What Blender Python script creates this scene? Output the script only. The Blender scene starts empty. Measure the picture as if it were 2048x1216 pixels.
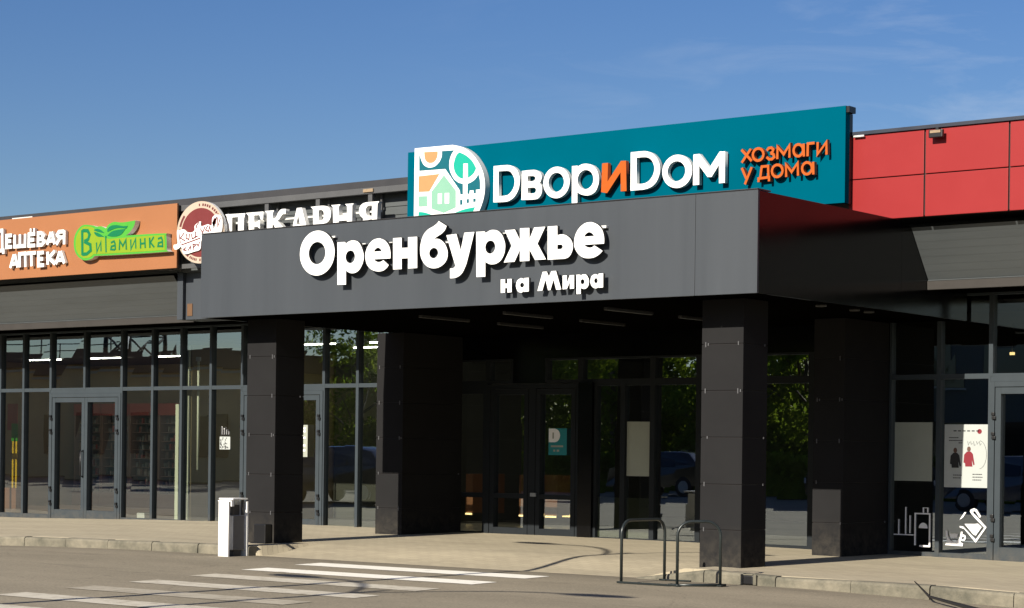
import bpy, bmesh, math, random
from mathutils import Vector, Matrix, Euler
S = bpy.context.scene
COL = S.collection
random.seed(7)
PI = math.pi

# ------------------------------------------------------------------ camera
cam_d = bpy.data.cameras.new('camera')
cam = bpy.data.objects.new('camera', cam_d); COL.objects.link(cam)
cam_d.sensor_width = 36.0
cam_d.lens = 71.733
cam_d.shift_y = 0.14643
cam_d.clip_end = 6000
cam_d.clip_start = 0.1
cam.rotation_euler = (Matrix.Rotation(math.radians(38.011), 3, 'Z') @ Matrix.Rotation(PI/2, 3, 'X') @ Matrix.Rotation(math.radians(0.701), 3, 'Z')).to_euler()
cam.location = (0, 0, 1.4)
S.camera = cam

# ------------------------------------------------------------------ light
SUN_DIR = Vector((-0.018, 1.0, -0.550)).normalized()      # the way the light travels
sun_d = bpy.data.lights.new('sun', 'SUN'); sun_d.energy = 5.0; sun_d.angle = math.radians(0.3); sun_d.color = (1.0, 0.925, 0.80)
sun = bpy.data.objects.new('sun', sun_d); COL.objects.link(sun)
sun.rotation_euler = SUN_DIR.to_track_quat('-Z', 'Y').to_euler()
sun.location = (0, -40, 40)

W = bpy.data.worlds.new('World'); S.world = W; W.use_nodes = True
nt = W.node_tree; nt.nodes.clear()
out = nt.nodes.new('ShaderNodeOutputWorld'); bg = nt.nodes.new('ShaderNodeBackground'); bg.inputs[1].default_value = 0.05
L = nt.links.new
sky = nt.nodes.new('ShaderNodeTexSky'); sky.sky_type = 'NISHITA'; sky.sun_disc = False
sky.sun_elevation = math.radians(28.5); sky.sun_rotation = math.radians(180.3)
sky.altitude = 200; sky.air_density = 1.0; sky.dust_density = 1.0; sky.ozone_density = 3.0
tc = nt.nodes.new('ShaderNodeTexCoord'); mp = nt.nodes.new('ShaderNodeMapping'); mp.inputs['Scale'].default_value = (3.0, 3.0, 16.0); mp.inputs['Rotation'].default_value = (0.25, 0.1, 0.3)
nz = nt.nodes.new('ShaderNodeTexNoise'); nz.inputs['Scale'].default_value = 3.2; nz.inputs['Detail'].default_value = 9; nz.inputs['Roughness'].default_value = 0.62; nz.inputs['Distortion'].default_value = 0.6
rp = nt.nodes.new('ShaderNodeValToRGB'); rp.color_ramp.elements[0].position = 0.5; rp.color_ramp.elements[1].position = 0.85; rp.color_ramp.elements[1].color = (0.36, 0.36, 0.36, 1)
mx = nt.nodes.new('ShaderNodeMix'); mx.data_type = 'RGBA'; mx.inputs['B'].default_value = (9.0, 9.6, 10.5, 1)
hs = nt.nodes.new('ShaderNodeHueSaturation'); hs.inputs['Saturation'].default_value = 1.28; hs.inputs['Hue'].default_value = 0.515; hs.inputs['Value'].default_value = 1.14
sx = nt.nodes.new('ShaderNodeSeparateXYZ'); mr = nt.nodes.new('ShaderNodeMapRange'); mr.inputs['From Min'].default_value = -0.66; mr.inputs['From Max'].default_value = -0.36
mu = nt.nodes.new('ShaderNodeMath'); mu.operation = 'MULTIPLY'
L(tc.outputs['Generated'], sx.inputs[0]); L(sx.outputs['X'], mr.inputs[0])
L(tc.outputs['Generated'], mp.inputs[0]); L(mp.outputs[0], nz.inputs['Vector']); L(nz.outputs['Fac'], rp.inputs[0])
L(rp.outputs['Color'], mu.inputs[0]); L(mr.outputs[0], mu.inputs[1]); L(mu.outputs[0], mx.inputs['Factor']); L(sky.outputs[0], hs.inputs['Color']); L(hs.outputs[0], mx.inputs['A']); L(mx.outputs['Result'], bg.inputs[0]); L(bg.outputs[0], out.inputs[0])

S.view_settings.view_transform = 'Standard'; S.view_settings.look = 'None'
S.view_settings.exposure = 0.7; S.view_settings.gamma = 1.0; S.view_settings.use_curve_mapping = False
S.cycles.max_bounces = 8; S.cycles.transparent_max_bounces = 12; S.cycles.glossy_bounces = 4; S.cycles.diffuse_bounces = 3
S.cycles.caustics_reflective = False; S.cycles.caustics_refractive = False
S.cycles.sample_clamp_indirect = 6.0

# ------------------------------------------------------------------ materials
def mat(name, col, rough=0.6, metal=0.0, var=0.0, vscale=3.0, bump=0.0, bscale=40.0, spec=0.5, emit=None, stretch=None, coat=0.0, dirt=0.0):
    m = bpy.data.materials.new(name); m.use_nodes = True
    t = m.node_tree; b = t.nodes['Principled BSDF']
    b.inputs['Base Color'].default_value = (*col, 1); b.inputs['Roughness'].default_value = rough; b.inputs['Metallic'].default_value = metal
    b.inputs['Specular IOR Level'].default_value = spec; b.inputs['Coat Weight'].default_value = coat
    g = t.nodes.new('ShaderNodeNewGeometry')
    src = g.outputs['Position']
    if stretch:
        mm = t.nodes.new('ShaderNodeMapping'); mm.inputs['Scale'].default_value = stretch; t.links.new(src, mm.inputs[0]); src = mm.outputs[0]
    if var > 0:
        n = t.nodes.new('ShaderNodeTexNoise'); n.inputs['Scale'].default_value = vscale; n.inputs['Detail'].default_value = 6; n.inputs['Roughness'].default_value = 0.65
        t.links.new(src, n.inputs['Vector'])
        r = t.nodes.new('ShaderNodeMapRange'); r.inputs['From Min'].default_value = 0.3; r.inputs['From Max'].default_value = 0.7
        r.inputs['To Min'].default_value = 1 - var; r.inputs['To Max'].default_value = 1 + var
        t.links.new(n.outputs['Fac'], r.inputs['Value'])
        x = t.nodes.new('ShaderNodeVectorMath'); x.operation = 'SCALE'; x.inputs[0].default_value = col
        t.links.new(r.outputs[0], x.inputs['Scale']); t.links.new(x.outputs[0], b.inputs['Base Color'])
        r2 = t.nodes.new('ShaderNodeMapRange'); r2.inputs['To Min'].default_value = max(0.02, rough - 0.08); r2.inputs['To Max'].default_value = min(1, rough + 0.08)
        t.links.new(n.outputs['Fac'], r2.inputs['Value']); t.links.new(r2.outputs[0], b.inputs['Roughness'])
    if bump > 0:
        n2 = t.nodes.new('ShaderNodeTexNoise'); n2.inputs['Scale'].default_value = bscale; n2.inputs['Detail'].default_value = 4
        t.links.new(g.outputs['Position'], n2.inputs['Vector'])
        bp = t.nodes.new('ShaderNodeBump'); bp.inputs['Strength'].default_value = bump; bp.inputs['Distance'].default_value = 0.02
        t.links.new(n2.outputs['Fac'], bp.inputs['Height']); t.links.new(bp.outputs[0], b.inputs['Normal'])
    if emit:
        b.inputs['Emission Color'].default_value = (*emit[0], 1); b.inputs['Emission Strength'].default_value = emit[1]
    return m

M = {}
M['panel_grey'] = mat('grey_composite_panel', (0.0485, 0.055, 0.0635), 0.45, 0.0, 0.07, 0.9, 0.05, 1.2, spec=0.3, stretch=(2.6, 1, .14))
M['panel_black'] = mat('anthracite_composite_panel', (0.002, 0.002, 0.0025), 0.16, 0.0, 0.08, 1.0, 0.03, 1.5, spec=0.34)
M['column'] = mat('dark_brown_grey_panel', (0.0195, 0.0193, 0.0200), 0.5, 0.0, 0.08, 1.3, 0.04, 2.0, spec=0.0)
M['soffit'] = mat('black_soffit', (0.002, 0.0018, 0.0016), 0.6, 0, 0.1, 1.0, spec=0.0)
M['red'] = mat('red_composite_panel', (0.255, 0.0185, 0.019), 0.4, 0.0, 0.05, 0.7, 0.05, 0.9, spec=0.28)
M['seam'] = mat('dark_seam', (0.012, 0.008, 0.008), 0.7)
M['teal'] = mat('teal_panel', (0.0, 0.083, 0.128), 0.6, 0, 0.04, 0.8, 0.04, 1.0, spec=0.0)
M['orange_panel'] = mat('orange_panel', (0.3, 0.122, 0.05), 0.45, 0, 0.04, 0.8, 0.04, 1.2, spec=0.4)
M['white'] = mat('white_acrylic', (0.86, 0.86, 0.85), 0.35, 0, 0.02, 5)
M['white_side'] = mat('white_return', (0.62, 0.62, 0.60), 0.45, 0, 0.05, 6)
M['black_side'] = mat('black_return', (0.012, 0.012, 0.013), 0.5)
M['orange_letter'] = mat('orange_acrylic', (0.43, 0.082, 0.003), 0.35, 0, 0.03, 6)
M['orange_side'] = mat('orange_return', (0.22, 0.034, 0.0015), 0.45, 0, 0.03, 6)
M['mint'] = mat('mint_acrylic', (0.2, 0.4, 0.29), 0.4, 0, 0.02, 6)
M['turq'] = mat('turquoise_acrylic', (0.004, 0.33, 0.235), 0.4, 0, 0.02, 6)
M['peach'] = mat('peach_acrylic', (0.42, 0.235, 0.095), 0.4, 0, 0.02, 6)
M['teal_logo'] = mat('teal_acrylic', (0.0004, 0.1, 0.13), 0.4, 0, 0.02, 6)
M['lime'] = mat('lime_acrylic', (0.19, 0.29, 0.008), 0.4, 0, 0.05, 2)
M['green_edge'] = mat('light_green_acrylic', (0.062, 0.32, 0.03), 0.4, 0, 0.05, 2)
M['green_text'] = mat('green_acrylic', (0.001, 0.145, 0.05), 0.4)
M['cream'] = mat('cream_acrylic', (0.45, 0.36, 0.28), 0.4, 0, 0.03, 4)
M['brown'] = mat('brown_red_acrylic', (0.15, 0.026, 0.024), 0.4, 0, 0.05, 4)
M['ink'] = mat('dark_red_ink', (0.12, 0.02, 0.02), 0.5)
M['frame'] = mat('grey_aluminium_frame', (0.042, 0.052, 0.06), 0.45, 0.0, 0.06, 4, spec=0.12)
M['frame_shade'] = mat('shaded_frame', (0.020, 0.023, 0.026), 0.45, 0.0, 0.06, 4, spec=0.06)  # frame colour darkened for the entrance; canopy shade put into the paint
M['black_plastic'] = mat('black_plastic', (0.006, 0.006, 0.007), 0.4)
M['corrug'] = mat('grey_corrugated_sheet', (0.072, 0.08, 0.083), 0.5, 0.0, 0.10, 1.6, 0.05, 3, spec=0.4, stretch=(.35, 1, 3))
M['beam'] = mat('light_grey_steel', (0.075, 0.076, 0.078), 0.45, 0.0, 0.08, 3)
M['roofcap'] = mat('dark_grey_cap', (0.038, 0.037, 0.039), 0.4, 0, 0.08, 3)
M['roof_dark'] = mat('navy_cap', (0.018, 0.022, 0.035), 0.4, 0, 0.08, 3)
M['bin_white'] = mat('white_powder_coat', (0.80, 0.79, 0.76), 0.45, 0, 0.05, 9)
M['bin_dark'] = mat('bin_inner', (0.05, 0.048, 0.045), 0.6, 0, 0.1, 5)
M['bin_side'] = mat('shaded_powder_coat', (0.16, 0.155, 0.15), 0.5, 0, 0.06, 9, spec=0.2)  # white coat painted darker on the bin's side faces, to deepen their shade
M['fascia_trim'] = mat('brown_grey_trim', (0.047, 0.043, 0.040), 0.5, 0, 0.06, 3, spec=0.2)
M['steel'] = mat('dark_green_grey_tube', (0.022, 0.028, 0.028), 0.33, 0.25, 0.15, 12)
M['rod'] = mat('dark_rod', (0.02, 0.019, 0.02), 0.5, 0.2, 0.2, 15)
M['plaster'] = mat('beige_wall', (0.36, 0.28, 0.16), 0.8, 0, 0.06, 1)
M['greywall'] = mat('grey_wall', (0.1, 0.1, 0.085), 0.8, 0, 0.08, 1)
M['darkwall'] = mat('dark_wall', (0.035, 0.033, 0.03), 0.8, 0, 0.1, 1)
M['tilefloor'] = mat('red_brown_tile', (0.27, 0.175, 0.135), 0.35, 0, 0.08, 2)
M['greyfloor'] = mat('grey_tile', (0.13, 0.12, 0.105), 0.35, 0, 0.08, 2)
M['ceil'] = mat('ceiling', (0.12, 0.105, 0.085), 0.8, 0, 0.05, 1)
M['ceil_dark'] = mat('dark_ceiling', (0.02, 0.02, 0.02), 0.8, 0, 0.05, 1)
M['strip'] = mat('white_post', (0.93, 0.97, 0.8), 0.5, 0, 0.03, 4)
M['lamp'] = mat('lit_tube', (0.9, 0.9, 0.88), 0.5, emit=((1.0, 0.97, 0.88), 22.0))
M['warm_lamp'] = mat('warm_lit_strip', (0.9, 0.8, 0.5), 0.5, emit=((1.0, 0.72, 0.30), 1.6))
M['tube_off'] = mat('unlit_tube', (0.03, 0.03, 0.03), 0.4)
M['galv'] = mat('galvanised_steel', (0.30, 0.31, 0.31), 0.45, 0.6, 0.15, 6)
M['clip'] = mat('bare_metal_clip', (0.1, 0.1, 0.105), 0.4, 0.0, 0.1, 6, spec=0.2)
M['foam'] = mat('tan_foam', (0.26, 0.19, 0.12), 0.8, 0, 0.2, 30)
M['film'] = mat('green_grey_film', (0.10, 0.112, 0.075), 0.6, 0, 0.05, 3)
M['shelf'] = mat('pale_pink_shelf', (0.36, 0.24, 0.19), 0.6, 0, 0.06, 4)
M['goods_a'] = mat('pale_boxes', (0.45, 0.42, 0.38), 0.6, 0, 0.25, 12)
M['goods_b'] = mat('brown_boxes', (0.22, 0.16, 0.13), 0.6, 0, 0.25, 12)
M['wood'] = mat('orange_wood', (0.26, 0.11, 0.05), 0.55, 0, 0.12, 4)
M['redhead'] = mat('red_shelf_header', (0.5, 0.085, 0.065), 0.5, 0, 0.05, 3)
M['paper'] = mat('paper', (0.38, 0.405, 0.39), 0.7, 0, 0.03, 8)
M['paper_grey'] = mat('frosted_panel', (0.30, 0.32, 0.27), 0.6, 0, 0.05, 3)
M['text_dark'] = mat('printed_ink', (0.012, 0.012, 0.014), 0.7)
M['apron'] = mat('red_print', (0.17, 0.004, 0.014), 0.7)
M['skin'] = mat('skin_print', (0.1, 0.05, 0.035), 0.7)
M['icon'] = mat('white_vinyl', (0.84, 0.84, 0.84), 0.6)
M['sticker_teal'] = mat('teal_print', (0.01, 0.20, 0.22), 0.6)
M['amber'] = mat('brown_sticker', (0.12, 0.06, 0.025), 0.6, 0, 0.1, 20)
M['yellow'] = mat('yellow_banner', (0.80, 0.52, 0.02), 0.6, 0, 0.3, 5)
M['tan'] = mat('tan_render', (0.60, 0.41, 0.19), 0.8, 0, 0.12, 0.5, 0.1, 10)
M['darkroof'] = mat('dark_roof', (0.03, 0.03, 0.032), 0.8, 0, 0.1, 1)
M['tyre'] = mat('tyre_rubber', (0.012, 0.012, 0.012), 0.8)
M['carglass'] = mat('car_glass', (0.01, 0.012, 0.014), 0.05, spec=0.6)
M['car_blue'] = mat('blue_car_paint', (0.006, 0.008, 0.016), 0.22, 0.2, coat=0.6)
M['car_white'] = mat('pale_car_paint', (0.06, 0.068, 0.085), 0.25, 0.1, coat=0.6)
M['car_black'] = mat('black_car_paint', (0.004, 0.005, 0.006), 0.2, 0.1, coat=0.6)
M['car_lamp'] = mat('car_lamp_glass', (0.5, 0.5, 0.5), 0.1)
M['bark'] = mat('bark', (0.10, 0.075, 0.05), 0.9, 0, 0.25, 8, 0.4, 25)
M['grass'] = mat('lawn_green', (0.05, 0.09, 0.02), 0.95, 0, 0.35, 1.2, 0.5, 30)

def splash_dirt(m, h0, h1, dust):
    """dust and rain splash dried onto the foot of a panel"""
    t = m.node_tree; b = t.nodes['Principled BSDF']; old = b.inputs['Base Color'].links[0].from_socket
    g = t.nodes.new('ShaderNodeNewGeometry'); s = t.nodes.new('ShaderNodeSeparateXYZ'); t.links.new(g.outputs['Position'], s.inputs[0])
    n = t.nodes.new('ShaderNodeTexNoise'); n.inputs['Scale'].default_value = 9; n.inputs['Detail'].default_value = 8; n.inputs['Roughness'].default_value = .7; t.links.new(g.outputs['Position'], n.inputs['Vector'])
    r = t.nodes.new('ShaderNodeMapRange'); r.inputs['From Min'].default_value = h1; r.inputs['From Max'].default_value = h0; t.links.new(s.outputs['Z'], r.inputs[0])
    k = t.nodes.new('ShaderNodeMapRange'); k.inputs['From Min'].default_value = .35; k.inputs['From Max'].default_value = .7; k.inputs['To Max'].default_value = .55; t.links.new(n.outputs['Fac'], k.inputs[0])
    mu = t.nodes.new('ShaderNodeMath'); mu.operation = 'MULTIPLY'; t.links.new(r.outputs[0], mu.inputs[0]); t.links.new(k.outputs[0], mu.inputs[1])
    x = t.nodes.new('ShaderNodeMix'); x.data_type = 'RGBA'; x.inputs['B'].default_value = (*dust, 1); t.links.new(mu.outputs[0], x.inputs['Factor']); t.links.new(old, x.inputs['A']); t.links.new(x.outputs['Result'], b.inputs['Base Color'])
splash_dirt(M['column'], 0.0, 0.55, (.085, .075, .06)); splash_dirt(M['bin_white'], -.12, .25, (.35, .30, .22)); splash_dirt(M['frame'], 0.0, 0.25, (.12, .105, .085))

def leaf_mat(name, c1, c2):
    m = bpy.data.materials.new(name); m.use_nodes = True; t = m.node_tree; t.nodes.clear()
    o = t.nodes.new('ShaderNodeOutputMaterial'); d = t.nodes.new('ShaderNodeBsdfDiffuse'); tr = t.nodes.new('ShaderNodeBsdfTranslucent'); a = t.nodes.new('ShaderNodeMixShader'); a.inputs[0].default_value = 0.65
    g = t.nodes.new('ShaderNodeNewGeometry'); n = t.nodes.new('ShaderNodeTexNoise'); n.inputs['Scale'].default_value = 0.9; n.inputs['Detail'].default_value = 5
    x = t.nodes.new('ShaderNodeMix'); x.data_type = 'RGBA'; x.inputs['A'].default_value = (*c1, 1); x.inputs['B'].default_value = (*c2, 1)
    r = t.nodes.new('ShaderNodeMapRange'); r.inputs['From Min'].default_value = .35; r.inputs['From Max'].default_value = .65
    t.links.new(g.outputs['Position'], n.inputs['Vector']); t.links.new(n.outputs['Fac'], r.inputs[0]); t.links.new(r.outputs[0], x.inputs['Factor'])
    t.links.new(x.outputs['Result'], d.inputs[0]); t.links.new(x.outputs['Result'], tr.inputs[0])
    t.links.new(d.outputs[0], a.inputs[1]); t.links.new(tr.outputs[0], a.inputs[2]); t.links.new(a.outputs[0], o.inputs[0])
    return m
M['leaf'] = leaf_mat('tree_leaves', (0.10, 0.165, 0.015), (0.27, 0.34, 0.025))

def glass_mat(name, tint, refl):
    m = bpy.data.materials.new(name); m.use_nodes = True; t = m.node_tree; t.nodes.clear()
    o = t.nodes.new('ShaderNodeOutputMaterial'); tr = t.nodes.new('ShaderNodeBsdfTransparent'); tr.inputs[0].default_value = (*tint, 1)
    gl = t.nodes.new('ShaderNodeBsdfGlossy'); gl.inputs['Roughness'].default_value = 0.0; gl.inputs[0].default_value = (0.80, 0.91, 1.0, 1)
    lw = t.nodes.new('ShaderNodeLayerWeight'); lw.inputs['Blend'].default_value = 0.35
    mr = t.nodes.new('ShaderNodeMapRange'); mr.inputs['To Min'].default_value = refl; mr.inputs['To Max'].default_value = 0.95
    a = t.nodes.new('ShaderNodeMixShader')
    g = t.nodes.new('ShaderNodeNewGeometry'); n = t.nodes.new('ShaderNodeTexNoise'); n.inputs['Scale'].default_value = 0.7; n.inputs['Detail'].default_value = 1.0
    b = t.nodes.new('ShaderNodeBump'); b.inputs['Strength'].default_value = 0.10; b.inputs['Distance'].default_value = 0.012
    t.links.new(g.outputs['Position'], n.inputs['Vector']); t.links.new(n.outputs['Fac'], b.inputs['Height']); t.links.new(b.outputs[0], gl.inputs['Normal'])
    t.links.new(lw.outputs['Fresnel'], mr.inputs[0]); t.links.new(mr.outputs[0], a.inputs[0]); t.links.new(tr.outputs[0], a.inputs[1]); t.links.new(gl.outputs[0], a.inputs[2]); t.links.new(a.outputs[0], o.inputs[0])
    return m
M['glass'] = glass_mat('tinted_shop_glass', (0.72, 0.75, 0.68), 0.34)

def paver_mat():
    m = mat('concrete_pavers', (0.46, 0.40, 0.29), 0.85)
    t = m.node_tree; b = t.nodes['Principled BSDF']
    g = t.nodes.new('ShaderNodeNewGeometry')
    mm = t.nodes.new('ShaderNodeMapping'); mm.inputs['Rotation'].default_value = (0, 0, math.radians(3)); t.links.new(g.outputs['Position'], mm.inputs[0])
    br = t.nodes.new('ShaderNodeTexBrick'); br.inputs['Scale'].default_value = 1.0; br.inputs['Brick Width'].default_value = 0.21; br.inputs['Row Height'].default_value = 0.105; br.inputs['Mortar Size'].default_value = 0.006; br.inputs['Mortar Smooth'].default_value = 0.3
    br.inputs['Bias'].default_value = -0.1
    br.inputs['Color1'].default_value = (0.395, 0.342, 0.240, 1); br.inputs['Color2'].default_value = (0.345, 0.298, 0.21, 1); br.inputs['Mortar'].default_value = (0.29, 0.25, 0.18, 1)
    t.links.new(mm.outputs[0], br.inputs['Vector'])
    n = t.nodes.new('ShaderNodeTexNoise'); n.inputs['Scale'].default_value = 0.8; n.inputs['Detail'].default_value = 8; n.inputs['Roughness'].default_value = 0.7
    mp2 = t.nodes.new('ShaderNodeMapping'); mp2.inputs['Scale'].default_value = (0.5, 1.5, 1); t.links.new(g.outputs['Position'], mp2.inputs[0]); t.links.new(mp2.outputs[0], n.inputs['Vector'])
    r = t.nodes.new('ShaderNodeMapRange'); r.inputs['From Min'].default_value = .3; r.inputs['From Max'].default_value = .7; r.inputs['To Min'].default_value = 0.80; r.inputs['To Max'].default_value = 1.10
    t.links.new(n.outputs['Fac'], r.inputs[0])
    x = t.nodes.new('ShaderNodeVectorMath'); x.operation = 'SCALE'; t.links.new(br.outputs['Color'], x.inputs[0]); t.links.new(r.outputs[0], x.inputs['Scale']); t.links.new(x.outputs[0], b.inputs['Base Color'])
    bp = t.nodes.new('ShaderNodeBump'); bp.inputs['Strength'].default_value = 0.45; bp.inputs['Distance'].default_value = 0.006; bp.invert = True
    t.links.new(br.outputs['Fac'], bp.inputs['Height'])
    n3 = t.nodes.new('ShaderNodeTexNoise'); n3.inputs['Scale'].default_value = 90; t.links.new(g.outputs['Position'], n3.inputs['Vector'])
    bp2 = t.nodes.new('ShaderNodeBump'); bp2.inputs['Strength'].default_value = 0.35; bp2.inputs['Distance'].default_value = 0.004; t.links.new(n3.outputs['Fac'], bp2.inputs['Height']); t.links.new(bp.outputs[0], bp2.inputs['Normal']); t.links.new(bp2.outputs[0], b.inputs['Normal'])
    return m
M['paver'] = paver_mat()

def asphalt_mat():
    m = mat('worn_asphalt', (0.16, 0.135, 0.10), 0.9)
    t = m.node_tree; b = t.nodes['Principled BSDF']; b.inputs['Specular IOR Level'].default_value = 0.25
    g = t.nodes.new('ShaderNodeNewGeometry')
    def noise(s, det, sc=(1, 1, 1), ro=0.65):
        mm = t.nodes.new('ShaderNodeMapping'); mm.inputs['Scale'].default_value = sc; t.links.new(g.outputs['Position'], mm.inputs[0])
        n = t.nodes.new('ShaderNodeTexNoise'); n.inputs['Scale'].default_value = s; n.inputs['Detail'].default_value = det; n.inputs['Roughness'].default_value = ro; t.links.new(mm.outputs[0], n.inputs['Vector']); return n
    big = noise(0.35, 7, (0.45, 1.4, 1)); fine = noise(38, 5, (1, 1, 1), .75); 
    r = t.nodes.new('ShaderNodeValToRGB'); e = r.color_ramp.elements; e[0].position = 0.32; e[0].color = (0.196, 0.170, 0.124, 1); e[1].position = 0.68; e[1].color = (0.262, 0.227, 0.166, 1)
    t.links.new(big.outputs['Fac'], r.inputs[0])
    mr = t.nodes.new('ShaderNodeMapRange'); mr.inputs['From Min'].default_value = .25; mr.inputs['From Max'].default_value = .75; mr.inputs['To Min'].default_value = .60; mr.inputs['To Max'].default_value = 1.40; t.links.new(fine.outputs['Fac'], mr.inputs[0])
    x = t.nodes.new('ShaderNodeVectorMath'); x.operation = 'SCALE'; t.links.new(r.outputs[0], x.inputs[0]); t.links.new(mr.outputs[0], x.inputs['Scale'])
    # hairline cracks
    vo = t.nodes.new('ShaderNodeTexVoronoi'); vo.feature = 'DISTANCE_TO_EDGE'; vo.inputs['Scale'].default_value = 0.42
    wob = noise(2.5, 4); va = t.nodes.new('ShaderNodeVectorMath'); va.operation = 'SCALE'; va.inputs['Scale'].default_value = 0.5; t.links.new(wob.outputs['Color'], va.inputs[0])
    vadd = t.nodes.new('ShaderNodeVectorMath'); vadd.operation = 'ADD'; t.links.new(g.outputs['Position'], vadd.inputs[0]); t.links.new(va.outputs[0], vadd.inputs[1]); t.links.new(vadd.outputs[0], vo.inputs['Vector'])
    cr = t.nodes.new('ShaderNodeMapRange'); cr.inputs['From Max'].default_value = 0.006; cr.inputs['To Min'].default_value = 0.72; cr.inputs['To Max'].default_value = 1.0; t.links.new(vo.outputs['Distance'], cr.inputs[0])
    x2 = t.nodes.new('ShaderNodeVectorMath'); x2.operation = 'SCALE'; t.links.new(x.outputs[0], x2.inputs[0]); t.links.new(cr.outputs[0], x2.inputs['Scale'])
    st = noise(1.3, 6, (0.35, 1.0, 1), 0.7); sr = t.nodes.new('ShaderNodeMapRange'); sr.inputs['From Min'].default_value = .56; sr.inputs['From Max'].default_value = .74; sr.inputs['To Min'].default_value = 1.0; sr.inputs['To Max'].default_value = .74; t.links.new(st.outputs['Fac'], sr.inputs[0])
    gr = noise(18, 2, (1, 1, 1), .5); gm = t.nodes.new('ShaderNodeMapRange'); gm.inputs['From Min'].default_value = .66; gm.inputs['From Max'].default_value = .74; gm.inputs['To Min'].default_value = 1.0; gm.inputs['To Max'].default_value = 1.35; t.links.new(gr.outputs['Fac'], gm.inputs[0])
    sm = t.nodes.new('ShaderNodeMath'); sm.operation = 'MULTIPLY'; t.links.new(sr.outputs[0], sm.inputs[0]); t.links.new(gm.outputs[0], sm.inputs[1])
    x3 = t.nodes.new('ShaderNodeVectorMath'); x3.operation = 'SCALE'; t.links.new(x2.outputs[0], x3.inputs[0]); t.links.new(sm.outputs[0], x3.inputs['Scale'])
    t.links.new(x3.outputs[0], b.inputs['Base Color'])
    bp = t.nodes.new('ShaderNodeBump'); bp.inputs['Strength'].default_value = 0.5; bp.inputs['Distance'].default_value = 0.006; t.links.new(fine.outputs['Fac'], bp.inputs['Height']); t.links.new(bp.outputs[0], b.inputs['Normal'])
    return m
M['asphalt'] = asphalt_mat()

def kerb_mat():
    m = mat('stained_kerb_concrete', (0.33, 0.29, 0.21), 0.9)
    t = m.node_tree; b = t.nodes['Principled BSDF']; g = t.nodes.new('ShaderNodeNewGeometry')
    n = t.nodes.new('ShaderNodeTexNoise'); n.inputs['Scale'].default_value = 1.7; n.inputs['Detail'].default_value = 9; n.inputs['Roughness'].default_value = 0.75; t.links.new(g.outputs['Position'], n.inputs['Vector'])
    r = t.nodes.new('ShaderNodeValToRGB'); e = r.color_ramp.elements; e[0].position = .36; e[0].color = (0.085, 0.081, 0.060, 1); e[1].position = .62; e[1].color = (0.205, 0.183, 0.135, 1)
    t.links.new(n.outputs['Fac'], r.inputs[0]); t.links.new(r.outputs[0], b.inputs['Base Color'])
    n2 = t.nodes.new('ShaderNodeTexNoise'); n2.inputs['Scale'].default_value = 35; t.links.new(g.outputs['Position'], n2.inputs['Vector'])
    bp = t.nodes.new('ShaderNodeBump'); bp.inputs['Strength'].default_value = .5; bp.inputs['Distance'].default_value = .01; t.links.new(n2.outputs['Fac'], bp.inputs['Height']); t.links.new(bp.outputs[0], b.inputs['Normal'])
    return m
M['kerb'] = kerb_mat()

def paint_mat(name, wear, c0=(0.25, 0.212, 0.16), c1=(0.80, 0.77, 0.68)):
    m = mat(name, (0.62, 0.58, 0.48), 0.8)
    t = m.node_tree; b = t.nodes['Principled BSDF']; g = t.nodes.new('ShaderNodeNewGeometry')
    n = t.nodes.new('ShaderNodeTexNoise'); n.inputs['Scale'].default_value = 5; n.inputs['Detail'].default_value = 10; n.inputs['Roughness'].default_value = .75; t.links.new(g.outputs['Position'], n.inputs['Vector'])
    r = t.nodes.new('ShaderNodeValToRGB'); e = r.color_ramp.elements; e[0].position = max(0.0, wear - .12); e[0].color = (*c0, 1); e[1].position = wear + .12; e[1].color = (*c1, 1)
    t.links.new(n.outputs['Fac'], r.inputs[0]); t.links.new(r.outputs[0], b.inputs['Base Color'])
    return m
M['paint_new'] = paint_mat('fresh_road_paint', 0.33); M['paint_mid'] = paint_mat('worn_road_paint', 0.42, (0.30, 0.26, 0.195), (0.52, 0.48, 0.39)); M['paint_old'] = paint_mat('faded_road_paint', 0.46, (0.27, 0.235, 0.175), (0.40, 0.36, 0.28))

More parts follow.
